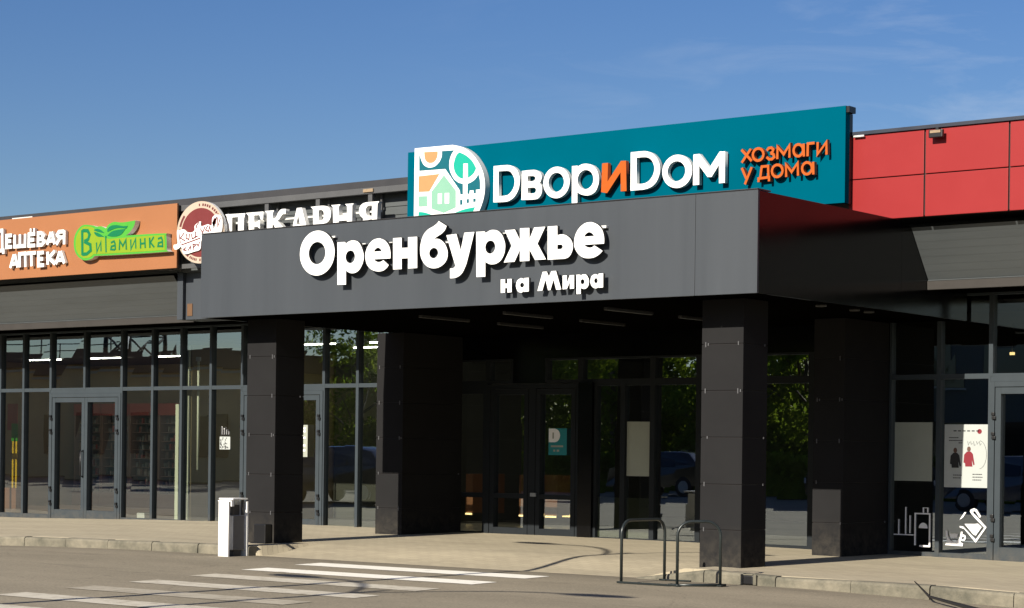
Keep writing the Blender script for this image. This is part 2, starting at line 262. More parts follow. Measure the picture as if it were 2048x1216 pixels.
# ------------------------------------------------------------------ mesh helpers
class MB:
    """collects shapes into one mesh"""
    def __init__(s): s.bm = bmesh.new()
    def box(s, x0, x1, y0, y1, z0, z1, bev=0.0, mi=0):
        v = [s.bm.verts.new(p) for p in ((x0,y0,z0),(x1,y0,z0),(x1,y1,z0),(x0,y1,z0),(x0,y0,z1),(x1,y0,z1),(x1,y1,z1),(x0,y1,z1))]
        fs = [s.bm.faces.new([v[i] for i in q]) for q in ((0,3,2,1),(4,5,6,7),(0,1,5,4),(1,2,6,5),(2,3,7,6),(3,0,4,7))]
        for f in fs: f.material_index = mi
        if bev > 0:
            es = {e for f in fs for e in f.edges}
            bmesh.ops.bevel(s.bm, geom=list(es), offset=bev, segments=2, affect='EDGES', profile=0.6)
        return s
    def tube(s, pts, r, n=10, mi=0, caps=True):
        pts = [Vector(p) for p in pts]; rs = r if isinstance(r, (list, tuple)) else [r]*len(pts)
        rings = []; up = None
        for i, p in enumerate(pts):
            d = (pts[min(i+1, len(pts)-1)] - pts[max(i-1, 0)]).normalized()
            if up is None: up = d.orthogonal().normalized()
            a = (up - d*up.dot(d)).normalized(); up = a; b = d.cross(a)
            rings.append([s.bm.verts.new(p + (a*math.cos(2*PI*k/n) + b*math.sin(2*PI*k/n))*rs[i]) for k in range(n)])
        for i in range(len(rings)-1):
            for k in range(n):
                f = s.bm.faces.new((rings[i][k], rings[i][(k+1)%n], rings[i+1][(k+1)%n], rings[i+1][k])); f.smooth = True; f.material_index = mi
        if caps:
            f = s.bm.faces.new(rings[0][::-1]); f.material_index = mi; f = s.bm.faces.new(rings[-1]); f.material_index = mi
        return s
    def bar(s, a, b, w, mi=0):
        return s.tube([a, b], w*0.7071, 4, mi)
    def prism(s, poly, y0, y1, mi=0, mside=None):
        """poly in (x,z), from front y0 back to y1"""
        a = [s.bm.verts.new((p[0], y0, p[1])) for p in poly]; b = [s.bm.verts.new((p[0], y1, p[1])) for p in poly]
        n = len(poly); ms = mi if mside is None else mside
        f = s.bm.faces.new(a); f.material_index = mi; f2 = s.bm.faces.new(b[::-1]); f2.material_index = mi
        for i in range(n):
            g = s.bm.faces.new((a[i], b[i], b[(i+1)%n], a[(i+1)%n])); g.material_index = ms
        return s
    def extrude_x(s, prof, x0, x1, mi=0, cap=True):
        """prof in (y,z) open or closed polyline"""
        a = [s.bm.verts.new((x0, p[0], p[1])) for p in prof]; b = [s.bm.verts.new((x1, p[0], p[1])) for p in prof]
        n = len(prof)
        for i in range(n if cap else n-1):
            f = s.bm.faces.new((a[i], a[(i+1)%n], b[(i+1)%n], b[i])); f.material_index = mi
        if cap: s.bm.faces.new(a[::-1]).material_index = mi; s.bm.faces.new(b).material_index = mi
        return s
    def quad(s, *p, mi=0):
        f = s.bm.faces.new([s.bm.verts.new(q) for q in p]); f.material_index = mi; return s
    def build(s, name, mats, parent=None, normals=True):
        if normals: bmesh.ops.recalc_face_normals(s.bm, faces=s.bm.faces)
        me = bpy.data.meshes.new(name); s.bm.to_mesh(me); s.bm.free()
        for m in (mats if isinstance(mats, (list, tuple)) else [mats]): me.materials.append(m)
        o = bpy.data.objects.new(name, me); COL.objects.link(o)
        if parent: o.parent = parent; o.matrix_parent_inverse = Matrix.Translation(-parent.location)
        return o

def link(name, me, parent=None):
    o = bpy.data.objects.new(name, me); COL.objects.link(o)
    if parent: o.parent = parent; o.matrix_parent_inverse = Matrix.Translation(-parent.location)
    return o
def tag(o, label, cat, group=None):
    o['label'] = label; o['category'] = cat
    if group: o['group'] = group
    return o
def thing(name, label, cat, loc=(0,0,0), group=None):
    o = bpy.data.objects.new(name, None); COL.objects.link(o); o.location = loc; o.empty_display_size = 0.2
    return tag(o, label, cat, group)
def struct(o, kind='structure'):
    o['kind'] = kind; return o
def copy_tree(src, loc, rotz=0.0, scale=None):
    def rec(o, parent):
        c = o.copy(); COL.objects.link(c)
        if parent: c.parent = parent
        for ch in list(o.children): rec(ch, c)
        return c
    r = rec(src, None); r.location = loc; r.rotation_euler = (0, 0, rotz)
    if scale: r.scale = (scale, scale, scale)
    return r

def smooth_loop(L, sub=5):
    """closed outline: points marked 1 are corners, the rest are passed through smoothly"""
    n = len(L); out = []
    if all(len(p) > 2 for p in L): return [(p[0], p[1]) for p in L]
    for i in range(n):
        p0, p1, p2, p3 = L[i-1], L[i], L[(i+1)%n], L[(i+2)%n]
        c1, c2 = len(p1) > 2, len(p2) > 2
        out.append((p1[0], p1[1]))
        if c1 and c2: continue
        def tang(a, b): return ((b[0]-a[0])*.5, (b[1]-a[1])*.5)
        t1 = tang(p0, p2) if not c1 else ((p2[0]-p1[0])*.7, (p2[1]-p1[1])*.7)
        t2 = tang(p1, p3) if not c2 else ((p2[0]-p1[0])*.7, (p2[1]-p1[1])*.7)
        for k in range(1, sub):
            t = k/sub; h1 = 2*t**3-3*t*t+1; h2 = t**3-2*t*t+t; h3 = -2*t**3+3*t*t; h4 = t**3-t*t
            out.append((h1*p1[0]+h2*t1[0]+h3*p2[0]+h4*t2[0], h1*p1[1]+h2*t1[1]+h3*p2[1]+h4*t2[1]))
    return out

def glyph_mesh(name, loops, depth, mats):
    """filled outline with holes, standing in the XZ plane; front face at y = 0, back at y = depth"""
    cu = bpy.data.curves.new(name, 'CURVE'); cu.dimensions = '2D'; cu.fill_mode = 'BOTH'; cu.extrude = depth/2
    for Lp in loops:
        pts = smooth_loop(Lp); sp = cu.splines.new('POLY'); sp.points.add(len(pts)-1)
        for i, p in enumerate(pts): sp.points[i].co = (p[0], p[1], 0, 1)
        sp.use_cyclic_u = True
    tmp = bpy.data.objects.new(name, cu); me = bpy.data.meshes.new_from_object(tmp)
    bpy.data.objects.remove(tmp); bpy.data.curves.remove(cu)
    me.name = name
    me.transform(Matrix.Translation((0, depth/2, 0)) @ Matrix.Rotation(PI/2, 4, 'X'))
    me.materials.clear()
    for m in mats: me.materials.append(m)
    for p in me.polygons: p.material_index = 0 if abs(p.normal.y) > 0.7 or len(mats) < 2 else 1
    return me

def stroke_poly(pts, w, closed=False):
    """outline(s) of a polyline of width w with mitred joints"""
    P = [Vector((p[0], p[1])) for p in pts]
    if closed and (P[0]-P[-1]).length < 1e-4: P = P[:-1]
    n = len(P); Lf, Rt = [], []
    for i in range(n):
        if closed: a, b = P[i]-P[i-1], P[(i+1)%n]-P[i]
        else: a = P[i]-P[i-1] if i else P[1]-P[0]; b = P[i+1]-P[i] if i < n-1 else P[-1]-P[-2]
        a.normalize(); b.normalize(); na, nb = Vector((-a.y, a.x)), Vector((-b.y, b.x))
        mN = na+nb
        mN = na if mN.length < 1e-3 else mN.normalized()
        k = min(1/max(mN.dot(na), .3), 2.2)
        q = P[i].copy()
        if not closed and i == 0: q -= a*w*.0
        Lf.append(q+mN*w/2*k); Rt.append(q-mN*w/2*k)
    if closed: return [Lf, Rt[::-1]]
    return [Lf+Rt[::-1]]

def stroke_mesh(name, strokes, w, depth, mats, y0=0.0, rings=None):
    mb = MB(); k = 0
    for i, s in enumerate(strokes):
        y = y0 - 0.0007*(k % 5); k += 1
        cl = bool(rings and rings[i]) or (len(s) > 3 and abs(s[0][0]-s[-1][0]) < 1e-4 and abs(s[0][1]-s[-1][1]) < 1e-4)
        o = stroke_poly(s, w, cl)
        if not cl: mb.prism(o[0], y, y+depth, 0, 1)
        else:
            A, B = o[0], o[1][::-1]; n = len(A)
            va = [[mb.bm.verts.new((p.x, yy, p.y)) for p in Q] for Q in (A, B) for yy in (y, y+depth)]
            for j in range(n):
                jj = (j+1) % n
                for q, mi in (((va[0][j], va[0][jj], va[2][jj], va[2][j]), 0), ((va[1][j], va[3][j], va[3][jj], va[1][jj]), 0), ((va[0][j], va[1][j], va[1][jj], va[0][jj]), 1), ((va[2][j], va[2][jj], va[3][jj], va[3][j]), 1)):
                    mb.bm.faces.new(q).material_index = mi
    bmesh.ops.recalc_face_normals(mb.bm, faces=mb.bm.faces)
    me = bpy.data.meshes.new(name); mb.bm.to_mesh(me); mb.bm.free()
    for m in mats: me.materials.append(m)
    return me

def lerp(T, x):
    if x <= T[0][0]: return T[0][1]
    for (a, b), (c, d) in zip(T, T[1:]):
        if x <= c: return b + (d-b)*(x-a)/(c-a)
    return T[-1][1]
HG = [(-40,-.05),(-36,-.04),(-33.7,-.03),(-31.1,.018),(-29.4,.05),(-26.5,.08),(-23,.06),(-20,.066),(-17.3,.055),(-15,.02),(-12,-.02),(-8,-.06),(0,-.1)]
HK = [(-36,-.15),(-27,-.046),(-25.9,-.015),(-24,.003),(-21.5,.02),(-13.5,.02),(-12.6,-.012),(-11.6,-.016),(-10.2,-.025),(-9.3,-.054),(-5,-.12)]
HR = [(-36,-.28),(-27,-.184),(-25.9,-.158),(-24,-.127),(-21.2,-.12),(-12.6,-.127),(-11.6,-.138),(-10.2,-.182),(-9.3,-.213),(-5,-.28)]
KY = 21.05

# ------------------------------------------------------------------ sign outlines in metres (x, z), a third value marks a corner
MAIN = [('О',[[(-1.997,0.832),(-2.015,0.929),(-2.064,1.017),(-2.138,1.087),(-2.232,1.133),(-2.336,1.149),(-2.44,1.134),(-2.533,1.089),(-2.607,1.019),(-2.654,0.931),(-2.669,0.832),(-2.651,0.733),(-2.601,0.645),(-2.525,0.575),(-2.43,0.53),(-2.325,0.515),(-2.222,0.531),(-2.13,0.577),(-2.057,0.647),(-2.012,0.735)],[(-2.172,0.832),(-2.181,0.881),(-2.205,0.925),(-2.241,0.96),(-2.286,0.982),(-2.336,0.99),(-2.386,0.983),(-2.431,0.96),(-2.467,0.925),(-2.489,0.881),(-2.496,0.832),(-2.487,0.783),(-2.463,0.739),(-2.427,0.704),(-2.381,0.682),(-2.331,0.674),(-2.281,0.682),(-2.237,0.705),(-2.202,0.74),(-2.179,0.784)]]),('р',[[(-1.947,0.962,1),(-1.802,0.96,1),(-1.784,0.938,1),(-1.721,0.965),(-1.647,0.973),(-1.552,0.946),(-1.485,0.861),(-1.446,0.751),(-1.462,0.655),(-1.516,0.571),(-1.589,0.525),(-1.662,0.517),(-1.721,0.531),(-1.778,0.561,1),(-1.774,0.364,1),(-1.937,0.367,1)],[(-1.61,0.748),(-1.615,0.775),(-1.628,0.8),(-1.647,0.82),(-1.672,0.833),(-1.7,0.837),(-1.727,0.833),(-1.751,0.82),(-1.77,0.8),(-1.783,0.775),(-1.787,0.747),(-1.782,0.72),(-1.769,0.695),(-1.749,0.675),(-1.724,0.663),(-1.697,0.658),(-1.669,0.663),(-1.645,0.676),(-1.626,0.695),(-1.614,0.72)]]),('е',[[(-0.953,0.689,1),(-0.954,0.769),(-0.98,0.856),(-1.045,0.93),(-1.124,0.966),(-1.182,0.975),(-1.276,0.958),(-1.361,0.893),(-1.411,0.804),(-1.417,0.728),(-1.394,0.641),(-1.334,0.573),(-1.254,0.535),(-1.167,0.519),(-1.081,0.529),(-1.018,0.564),(-0.983,0.599,1),(-1.084,0.672,1),(-1.119,0.654),(-1.17,0.648),(-1.22,0.662),(-1.257,0.691,1)],[(-1.258,0.796,1),(-1.237,0.827),(-1.187,0.849),(-1.137,0.827),(-1.115,0.796,1)]]),('н',[[(-0.91,0.963,1),(-0.754,0.962,1),(-0.752,0.821,1),(-0.636,0.819,1),(-0.639,0.961,1),(-0.476,0.959,1),(-0.469,0.535,1),(-0.632,0.535,1),(-0.634,0.676,1),(-0.75,0.678,1),(-0.747,0.533,1),(-0.903,0.534,1)]]),('б',[[(-0.096,1.148,1),(0.042,1.074,1),(0.015,1.024),(-0.039,0.98),(-0.12,0.942),(-0.216,0.895,1),(-0.161,0.913),(-0.078,0.901),(0.005,0.846),(0.053,0.77),(0.068,0.707),(0.056,0.634),(0.009,0.573),(-0.073,0.53),(-0.162,0.516),(-0.251,0.531),(-0.335,0.579),(-0.399,0.667),(-0.419,0.753),(-0.416,0.837),(-0.389,0.931),(-0.342,1.002),(-0.274,1.051),(-0.191,1.083),(-0.13,1.116)],[(-0.1,0.723),(-0.104,0.744),(-0.116,0.764),(-0.133,0.779),(-0.155,0.789),(-0.18,0.793),(-0.204,0.789),(-0.226,0.779),(-0.243,0.764),(-0.254,0.744),(-0.257,0.722),(-0.253,0.7),(-0.242,0.681),(-0.224,0.665),(-0.202,0.655),(-0.177,0.652),(-0.153,0.655),(-0.132,0.665),(-0.115,0.681),(-0.104,0.701)]]),('у',[[(0.041,0.949,1),(0.213,0.958,1),(0.293,0.733,1),(0.352,0.966,1),(0.523,0.967,1),(0.409,0.598),(0.369,0.504),(0.321,0.431),(0.252,0.386),(0.183,0.37),(0.113,0.37,1),(0.111,0.5,1),(0.167,0.503),(0.205,0.533,1)]]),('р',[[(0.554,0.965,1),(0.698,0.963,1),(0.716,0.941,1),(0.78,0.969),(0.848,0.975),(0.929,0.954),(0.997,0.892),(1.039,0.8),(1.047,0.736),(1.031,0.652),(0.982,0.576),(0.909,0.532),(0.834,0.522),(0.773,0.533),(0.715,0.562,1),(0.718,0.365,1),(0.567,0.367,1)],[(0.881,0.752),(0.876,0.778),(0.864,0.803),(0.845,0.822),(0.821,0.834),(0.795,0.838),(0.769,0.834),(0.746,0.822),(0.728,0.803),(0.716,0.778),(0.712,0.751),(0.717,0.724),(0.729,0.7),(0.748,0.681),(0.772,0.668),(0.798,0.664),(0.824,0.669),(0.847,0.681),(0.866,0.7),(0.877,0.725)]]),('ж',[[(1.037,0.958,1),(1.204,0.959,1),(1.29,0.818,1),(1.288,0.97,1),(1.442,0.966,1),(1.445,0.82,1),(1.521,0.967,1),(1.701,0.967,1),(1.577,0.755,1),(1.718,0.545,1),(1.541,0.545,1),(1.447,0.689,1),(1.449,0.539,1),(1.294,0.539,1),(1.292,0.69,1),(1.204,0.539,1),(1.027,0.537,1),(1.154,0.751,1)]]),('ь',[[(1.74,0.967,1),(1.895,0.966,1),(1.897,0.846,1),(1.972,0.853),(2.049,0.83),(2.114,0.778),(2.147,0.699),(2.135,0.627),(2.091,0.563),(2.028,0.54),(1.951,0.538),(1.746,0.538,1)],[(1.899,0.722,1),(1.963,0.722),(1.987,0.695),(1.964,0.666),(1.9,0.665,1)]]),('е',[[(2.635,0.698,1),(2.634,0.774),(2.605,0.868),(2.541,0.937),(2.466,0.973),(2.409,0.983),(2.327,0.971),(2.239,0.914),(2.183,0.83),(2.165,0.739),(2.179,0.666),(2.231,0.591),(2.308,0.541),(2.397,0.525),(2.485,0.533),(2.559,0.565),(2.613,0.608,1),(2.483,0.683,1),(2.451,0.662),(2.407,0.659),(2.363,0.672),(2.325,0.699,1)],[(2.323,0.802,1),(2.348,0.836),(2.398,0.857),(2.449,0.838),(2.481,0.803,1)]]),('н',[[(0.979,0.317,1),(1.051,0.317,1),(1.052,0.258,1),(1.091,0.258,1),(1.09,0.317,1),(1.161,0.317,1),(1.163,0.143,1),(1.092,0.141,1),(1.091,0.201,1),(1.053,0.201,1),(1.053,0.142,1),(0.982,0.14,1)]]),('а',[[(1.364,0.318,1),(1.443,0.32,1),(1.446,0.142,1),(1.367,0.14,1),(1.363,0.151,1),(1.336,0.134),(1.303,0.133),(1.263,0.152),(1.238,0.201),(1.235,0.243),(1.254,0.289),(1.294,0.314),(1.327,0.32),(1.36,0.306,1)],[(1.368,0.229),(1.366,0.238),(1.361,0.247),(1.354,0.254),(1.345,0.258),(1.334,0.26),(1.324,0.258),(1.315,0.253),(1.308,0.246),(1.303,0.237),(1.302,0.228),(1.304,0.218),(1.308,0.209),(1.316,0.202),(1.325,0.198),(1.335,0.197),(1.346,0.198),(1.355,0.203),(1.362,0.21),(1.367,0.219)]]),('М',[[(1.668,0.386,1),(1.733,0.386,1),(1.77,0.319,1),(1.808,0.388,1),(1.882,0.389,1),(1.969,0.148,1),(1.89,0.145,1),(1.845,0.28,1),(1.795,0.145,1),(1.76,0.144,1),(1.715,0.285,1),(1.665,0.142,1),(1.587,0.142,1)]]),('и',[[(1.99,0.323,1),(2.057,0.323,1),(2.058,0.219,1),(2.102,0.322,1),(2.172,0.322,1),(2.174,0.15,1),(2.108,0.149,1),(2.107,0.237,1),(2.059,0.149,1),(1.993,0.147,1)]]),('р',[[(2.207,0.324,1),(2.267,0.323,1),(2.276,0.31,1),(2.311,0.324),(2.362,0.317),(2.398,0.271),(2.408,0.225),(2.396,0.174),(2.365,0.145),(2.327,0.138),(2.279,0.153,1),(2.28,0.078,1),(2.214,0.077,1)],[(2.337,0.231),(2.335,0.242),(2.331,0.251),(2.324,0.258),(2.315,0.262),(2.306,0.264),(2.297,0.262),(2.288,0.257),(2.282,0.25),(2.277,0.241),(2.276,0.231),(2.278,0.221),(2.282,0.211),(2.289,0.204),(2.298,0.2),(2.307,0.198),(2.316,0.2),(2.325,0.205),(2.331,0.212),(2.336,0.221)]]),('а',[[(2.554,0.322,1),(2.626,0.324,1),(2.628,0.146,1),(2.56,0.144,1),(2.557,0.154,1),(2.528,0.14),(2.497,0.141),(2.459,0.161),(2.433,0.203),(2.43,0.239),(2.444,0.29),(2.482,0.315),(2.519,0.317),(2.551,0.302,1)],[(2.544,0.236),(2.543,0.246),(2.539,0.255),(2.533,0.262),(2.525,0.267),(2.516,0.268),(2.508,0.266),(2.5,0.262),(2.494,0.254),(2.49,0.245),(2.489,0.235),(2.491,0.225),(2.495,0.216),(2.501,0.209),(2.509,0.204),(2.517,0.203),(2.526,0.204),(2.533,0.209),(2.539,0.217),(2.543,0.226)]])]
STUB = [[(-2.176,1.072),(-2.053,1.03)],[(-1.595,0.937),(-1.475,0.906)],[(-1.102,0.928),(-0.979,0.9)],[(-0.077,0.879),(0.027,0.844)],[(2.509,0.942),(2.618,0.893)],[(0.866,0.942),(1.008,0.914)]]
DVOR = [('D','w',[[(-1.768,0.968,1),(-1.571,0.966),(-1.476,0.961),(-1.381,0.928),(-1.303,0.862),(-1.26,0.757),(-1.257,0.673),(-1.281,0.573),(-1.35,0.475),(-1.432,0.425),(-1.526,0.405),(-1.765,0.41,1)],[(-1.671,0.881,1),(-1.486,0.874),(-1.415,0.833),(-1.366,0.755),(-1.356,0.68),(-1.381,0.598),(-1.445,0.528),(-1.516,0.5),(-1.665,0.498,1)]]),('в','w',[[(-1.218,0.851,1),(-1.028,0.853),(-0.946,0.842),(-0.865,0.797),(-0.84,0.726),(-0.857,0.672),(-0.874,0.645,1),(-0.838,0.597),(-0.831,0.513),(-0.859,0.451),(-0.916,0.409),(-1.021,0.404),(-1.22,0.411,1)],[(-1.108,0.766,1),(-0.991,0.759),(-0.958,0.725),(-0.99,0.686),(-1.107,0.681,1)],[(-1.105,0.588,1),(-0.977,0.584),(-0.942,0.544),(-0.976,0.498),(-1.104,0.5,1)]]),('о','w',[[(-0.313,0.626),(-0.326,0.699),(-0.362,0.765),(-0.416,0.818),(-0.485,0.853),(-0.561,0.866),(-0.637,0.856),(-0.705,0.824),(-0.759,0.773),(-0.793,0.707),(-0.804,0.634),(-0.791,0.56),(-0.755,0.494),(-0.699,0.44),(-0.63,0.406),(-0.554,0.393),(-0.478,0.404),(-0.411,0.437),(-0.357,0.488),(-0.324,0.553)],[(-0.417,0.63),(-0.425,0.674),(-0.446,0.715),(-0.479,0.748),(-0.52,0.769),(-0.565,0.777),(-0.611,0.771),(-0.651,0.751),(-0.683,0.719),(-0.703,0.679),(-0.71,0.634),(-0.702,0.589),(-0.68,0.549),(-0.647,0.516),(-0.606,0.495),(-0.561,0.487),(-0.516,0.494),(-0.476,0.514),(-0.444,0.545),(-0.424,0.585)]]),('р','w',[[(-0.273,0.852,1),(-0.172,0.851,1),(-0.162,0.837,1),(-0.091,0.865),(-0.002,0.867),(0.11,0.832),(0.189,0.749),(0.224,0.638),(0.214,0.54),(0.16,0.444),(0.072,0.401),(-0.017,0.398),(-0.107,0.422),(-0.169,0.458,1),(-0.166,0.249,1),(-0.268,0.248,1)],[(0.124,0.631),(0.116,0.675),(0.095,0.716),(0.063,0.748),(0.022,0.769),(-0.023,0.777),(-0.068,0.771),(-0.108,0.751),(-0.14,0.72),(-0.16,0.68),(-0.167,0.636),(-0.159,0.591),(-0.137,0.551),(-0.105,0.519),(-0.064,0.498),(-0.019,0.49),(0.026,0.497),(0.066,0.516),(0.098,0.548),(0.118,0.587)]]),('и','o',[[(0.279,0.85,1),(0.385,0.849,1),(0.379,0.576,1),(0.616,0.86,1),(0.706,0.856,1),(0.723,0.412,1),(0.62,0.414,1),(0.612,0.694,1),(0.375,0.405,1),(0.266,0.428,1)]]),('D','w',[[(0.79,0.972,1),(0.965,0.971),(1.064,0.965),(1.176,0.921),(1.264,0.829),(1.305,0.719),(1.298,0.617),(1.244,0.508),(1.159,0.443),(1.048,0.415),(0.948,0.412),(0.792,0.412,1)],[(0.894,0.886,1),(1.066,0.879),(1.153,0.833),(1.197,0.758),(1.207,0.685),(1.175,0.595),(1.108,0.529),(1.022,0.499),(0.897,0.503,1)]]),('о','w',[[(1.856,0.628),(1.843,0.702),(1.806,0.769),(1.749,0.823),(1.678,0.858),(1.599,0.872),(1.521,0.862),(1.45,0.829),(1.394,0.777),(1.358,0.711),(1.347,0.637),(1.36,0.563),(1.398,0.495),(1.455,0.441),(1.527,0.407),(1.606,0.394),(1.685,0.405),(1.755,0.438),(1.81,0.489),(1.845,0.555)],[(1.742,0.633),(1.734,0.678),(1.712,0.718),(1.678,0.751),(1.635,0.772),(1.588,0.78),(1.542,0.774),(1.499,0.754),(1.466,0.723),(1.445,0.683),(1.438,0.638),(1.446,0.593),(1.469,0.553),(1.503,0.52),(1.546,0.499),(1.593,0.491),(1.639,0.498),(1.681,0.518),(1.714,0.549),(1.735,0.589)]]),('м','w',[[(1.877,0.851,1),(1.978,0.853,1),(2.15,0.644,1),(2.316,0.859,1),(2.406,0.853,1),(2.408,0.412,1),(2.311,0.411,1),(2.307,0.672,1),(2.185,0.51,1),(2.12,0.513,1),(1.975,0.687,1),(1.979,0.415,1),(1.875,0.414,1)]])]
HOZ = [('х',[False,False],[[(2.677,0.854),(2.844,0.684)],[(2.828,0.854),(2.684,0.673)]]),('о',[True],[[(3.034,0.764),(3.028,0.793),(3.013,0.818),(2.99,0.838),(2.962,0.848),(2.932,0.849),(2.904,0.84),(2.881,0.821),(2.866,0.796),(2.861,0.767),(2.867,0.738),(2.882,0.712),(2.906,0.693),(2.934,0.682),(2.964,0.682),(2.992,0.691),(3.015,0.71),(3.029,0.735)]]),('з',[False,False],[[(3.088,0.809),(3.114,0.84),(3.159,0.844),(3.191,0.816),(3.178,0.782),(3.147,0.769)],[(3.147,0.769),(3.196,0.748),(3.208,0.708),(3.17,0.683),(3.125,0.686),(3.084,0.719)]]),('м',[False],[[(3.256,0.678),(3.258,0.845),(3.358,0.736),(3.447,0.853),(3.449,0.682)]]),('а',[True,False],[[(3.663,0.77),(3.658,0.798),(3.645,0.822),(3.624,0.841),(3.6,0.851),(3.574,0.852),(3.549,0.843),(3.53,0.825),(3.517,0.801),(3.513,0.773),(3.518,0.745),(3.531,0.721),(3.551,0.702),(3.576,0.692),(3.602,0.691),(3.626,0.701),(3.646,0.718),(3.659,0.742)],[(3.67,0.857),(3.677,0.68)]]),('г',[False],[[(3.734,0.679),(3.736,0.85),(3.841,0.852)]]),('и',[False],[[(3.889,0.858),(3.889,0.693),(4.024,0.849),(4.028,0.678)]]),('у',[False,False],[[(2.685,0.598),(2.761,0.443)],[(2.846,0.597),(2.739,0.366)]]),('д',[False,False],[[(2.96,0.381),(2.959,0.43),(3.127,0.437),(3.128,0.379)],[(2.986,0.438),(3.009,0.592),(3.111,0.592),(3.118,0.437)]]),('о',[True],[[(3.343,0.514),(3.337,0.542),(3.322,0.568),(3.299,0.587),(3.272,0.597),(3.242,0.598),(3.214,0.588),(3.192,0.57),(3.177,0.545),(3.173,0.516),(3.178,0.487),(3.193,0.462),(3.216,0.443),(3.244,0.432),(3.274,0.432),(3.302,0.442),(3.324,0.46),(3.338,0.485)]]),('м',[False],[[(3.402,0.419),(3.395,0.59),(3.486,0.482),(3.581,0.598),(3.588,0.424)]]),('а',[True,False],[[(3.805,0.513),(3.8,0.54),(3.786,0.565),(3.765,0.583),(3.74,0.593),(3.713,0.594),(3.688,0.585),(3.668,0.567),(3.655,0.543),(3.651,0.515),(3.656,0.487),(3.669,0.463),(3.69,0.444),(3.716,0.434),(3.742,0.434),(3.767,0.443),(3.788,0.461),(3.801,0.485)],[(3.823,0.595),(3.828,0.422)]])]
LOGO = {'white': [[(-3.354,1.368,1),(-2.65,1.36),(-2.556,1.353),(-2.383,1.308),(-2.21,1.212),(-2.064,1.063),(-1.963,0.893),(-1.921,0.718),(-1.925,0.566),(-1.962,0.427),(-2.051,0.26),(-2.219,0.118),(-2.429,0.049),(-2.629,0.04),(-3.357,0.046,1)]],'teal': [[(-3.257,1.287,1),(-3.24,1.228),(-3.186,1.12),(-3.117,1.063),(-3.028,1.04),(-2.927,1.054),(-2.84,1.114),(-2.794,1.193),(-2.789,1.28,1),(-2.542,1.273,1),(-2.594,1.218),(-2.633,1.128),(-2.638,1.026),(-2.616,0.942),(-2.548,0.835),(-2.454,0.766),(-2.358,0.737,1),(-2.355,0.575,1),(-2.404,0.574,1),(-2.419,0.641,1),(-2.717,0.996,1),(-3.252,1.006,1)],[(-2.262,0.73,1),(-2.19,0.75),(-2.112,0.79),(-2.047,0.859,1),(-2.017,0.755),(-2.011,0.628,1),(-2.096,0.629,1),(-2.095,0.573,1),(-2.134,0.572,1),(-2.142,0.624,1),(-2.22,0.625,1),(-2.224,0.574,1),(-2.263,0.574,1)],[(-2.41,0.49,1),(-2.363,0.491,1),(-2.362,0.414,1),(-2.408,0.413,1)],[(-2.275,0.492,1),(-2.232,0.493,1),(-2.231,0.434,1),(-2.274,0.433,1)],[(-2.146,0.492,1),(-2.098,0.492,1),(-2.097,0.441,1),(-2.145,0.441,1)]],'peach': [[(-3.155,1.294,1),(-2.877,1.282,1),(-2.882,1.215),(-2.915,1.151),(-2.968,1.119),(-3.029,1.113),(-3.091,1.133),(-3.139,1.189)],[(-3.265,0.921,1),(-2.837,0.926,1),(-3.042,0.664,1),(-3.261,0.673,1)]],'turquoise': [[(-2.435,1.233,1),(-2.315,1.18),(-2.182,1.082),(-2.095,0.959,1),(-2.152,0.877),(-2.256,0.821,1),(-2.263,1.048,1),(-2.355,1.053,1),(-2.355,0.815,1),(-2.442,0.847),(-2.516,0.924),(-2.548,1.029),(-2.526,1.13),(-2.487,1.199)],[(-3.258,0.357,1),(-3.132,0.341),(-2.941,0.275),(-2.805,0.184),(-2.75,0.098,1),(-3.262,0.103,1)],[(-2.107,0.36,1),(-2.169,0.267),(-2.299,0.163),(-2.456,0.101,1),(-2.564,0.2),(-2.645,0.256,1),(-2.486,0.303),(-2.302,0.342)]],'mint': [[(-2.743,0.9,1),(-2.498,0.642,1),(-2.494,0.38,1),(-2.74,0.309,1),(-2.991,0.392,1),(-2.995,0.656,1)],[(-3.26,0.604,1),(-3.082,0.596,1),(-3.08,0.434,1),(-3.257,0.44,1)]],'window': [[(-2.859,0.618,1),(-2.778,0.617,1),(-2.776,0.455,1),(-2.857,0.455,1)],[(-2.718,0.615,1),(-2.631,0.613,1),(-2.628,0.45,1),(-2.715,0.451,1)]]}
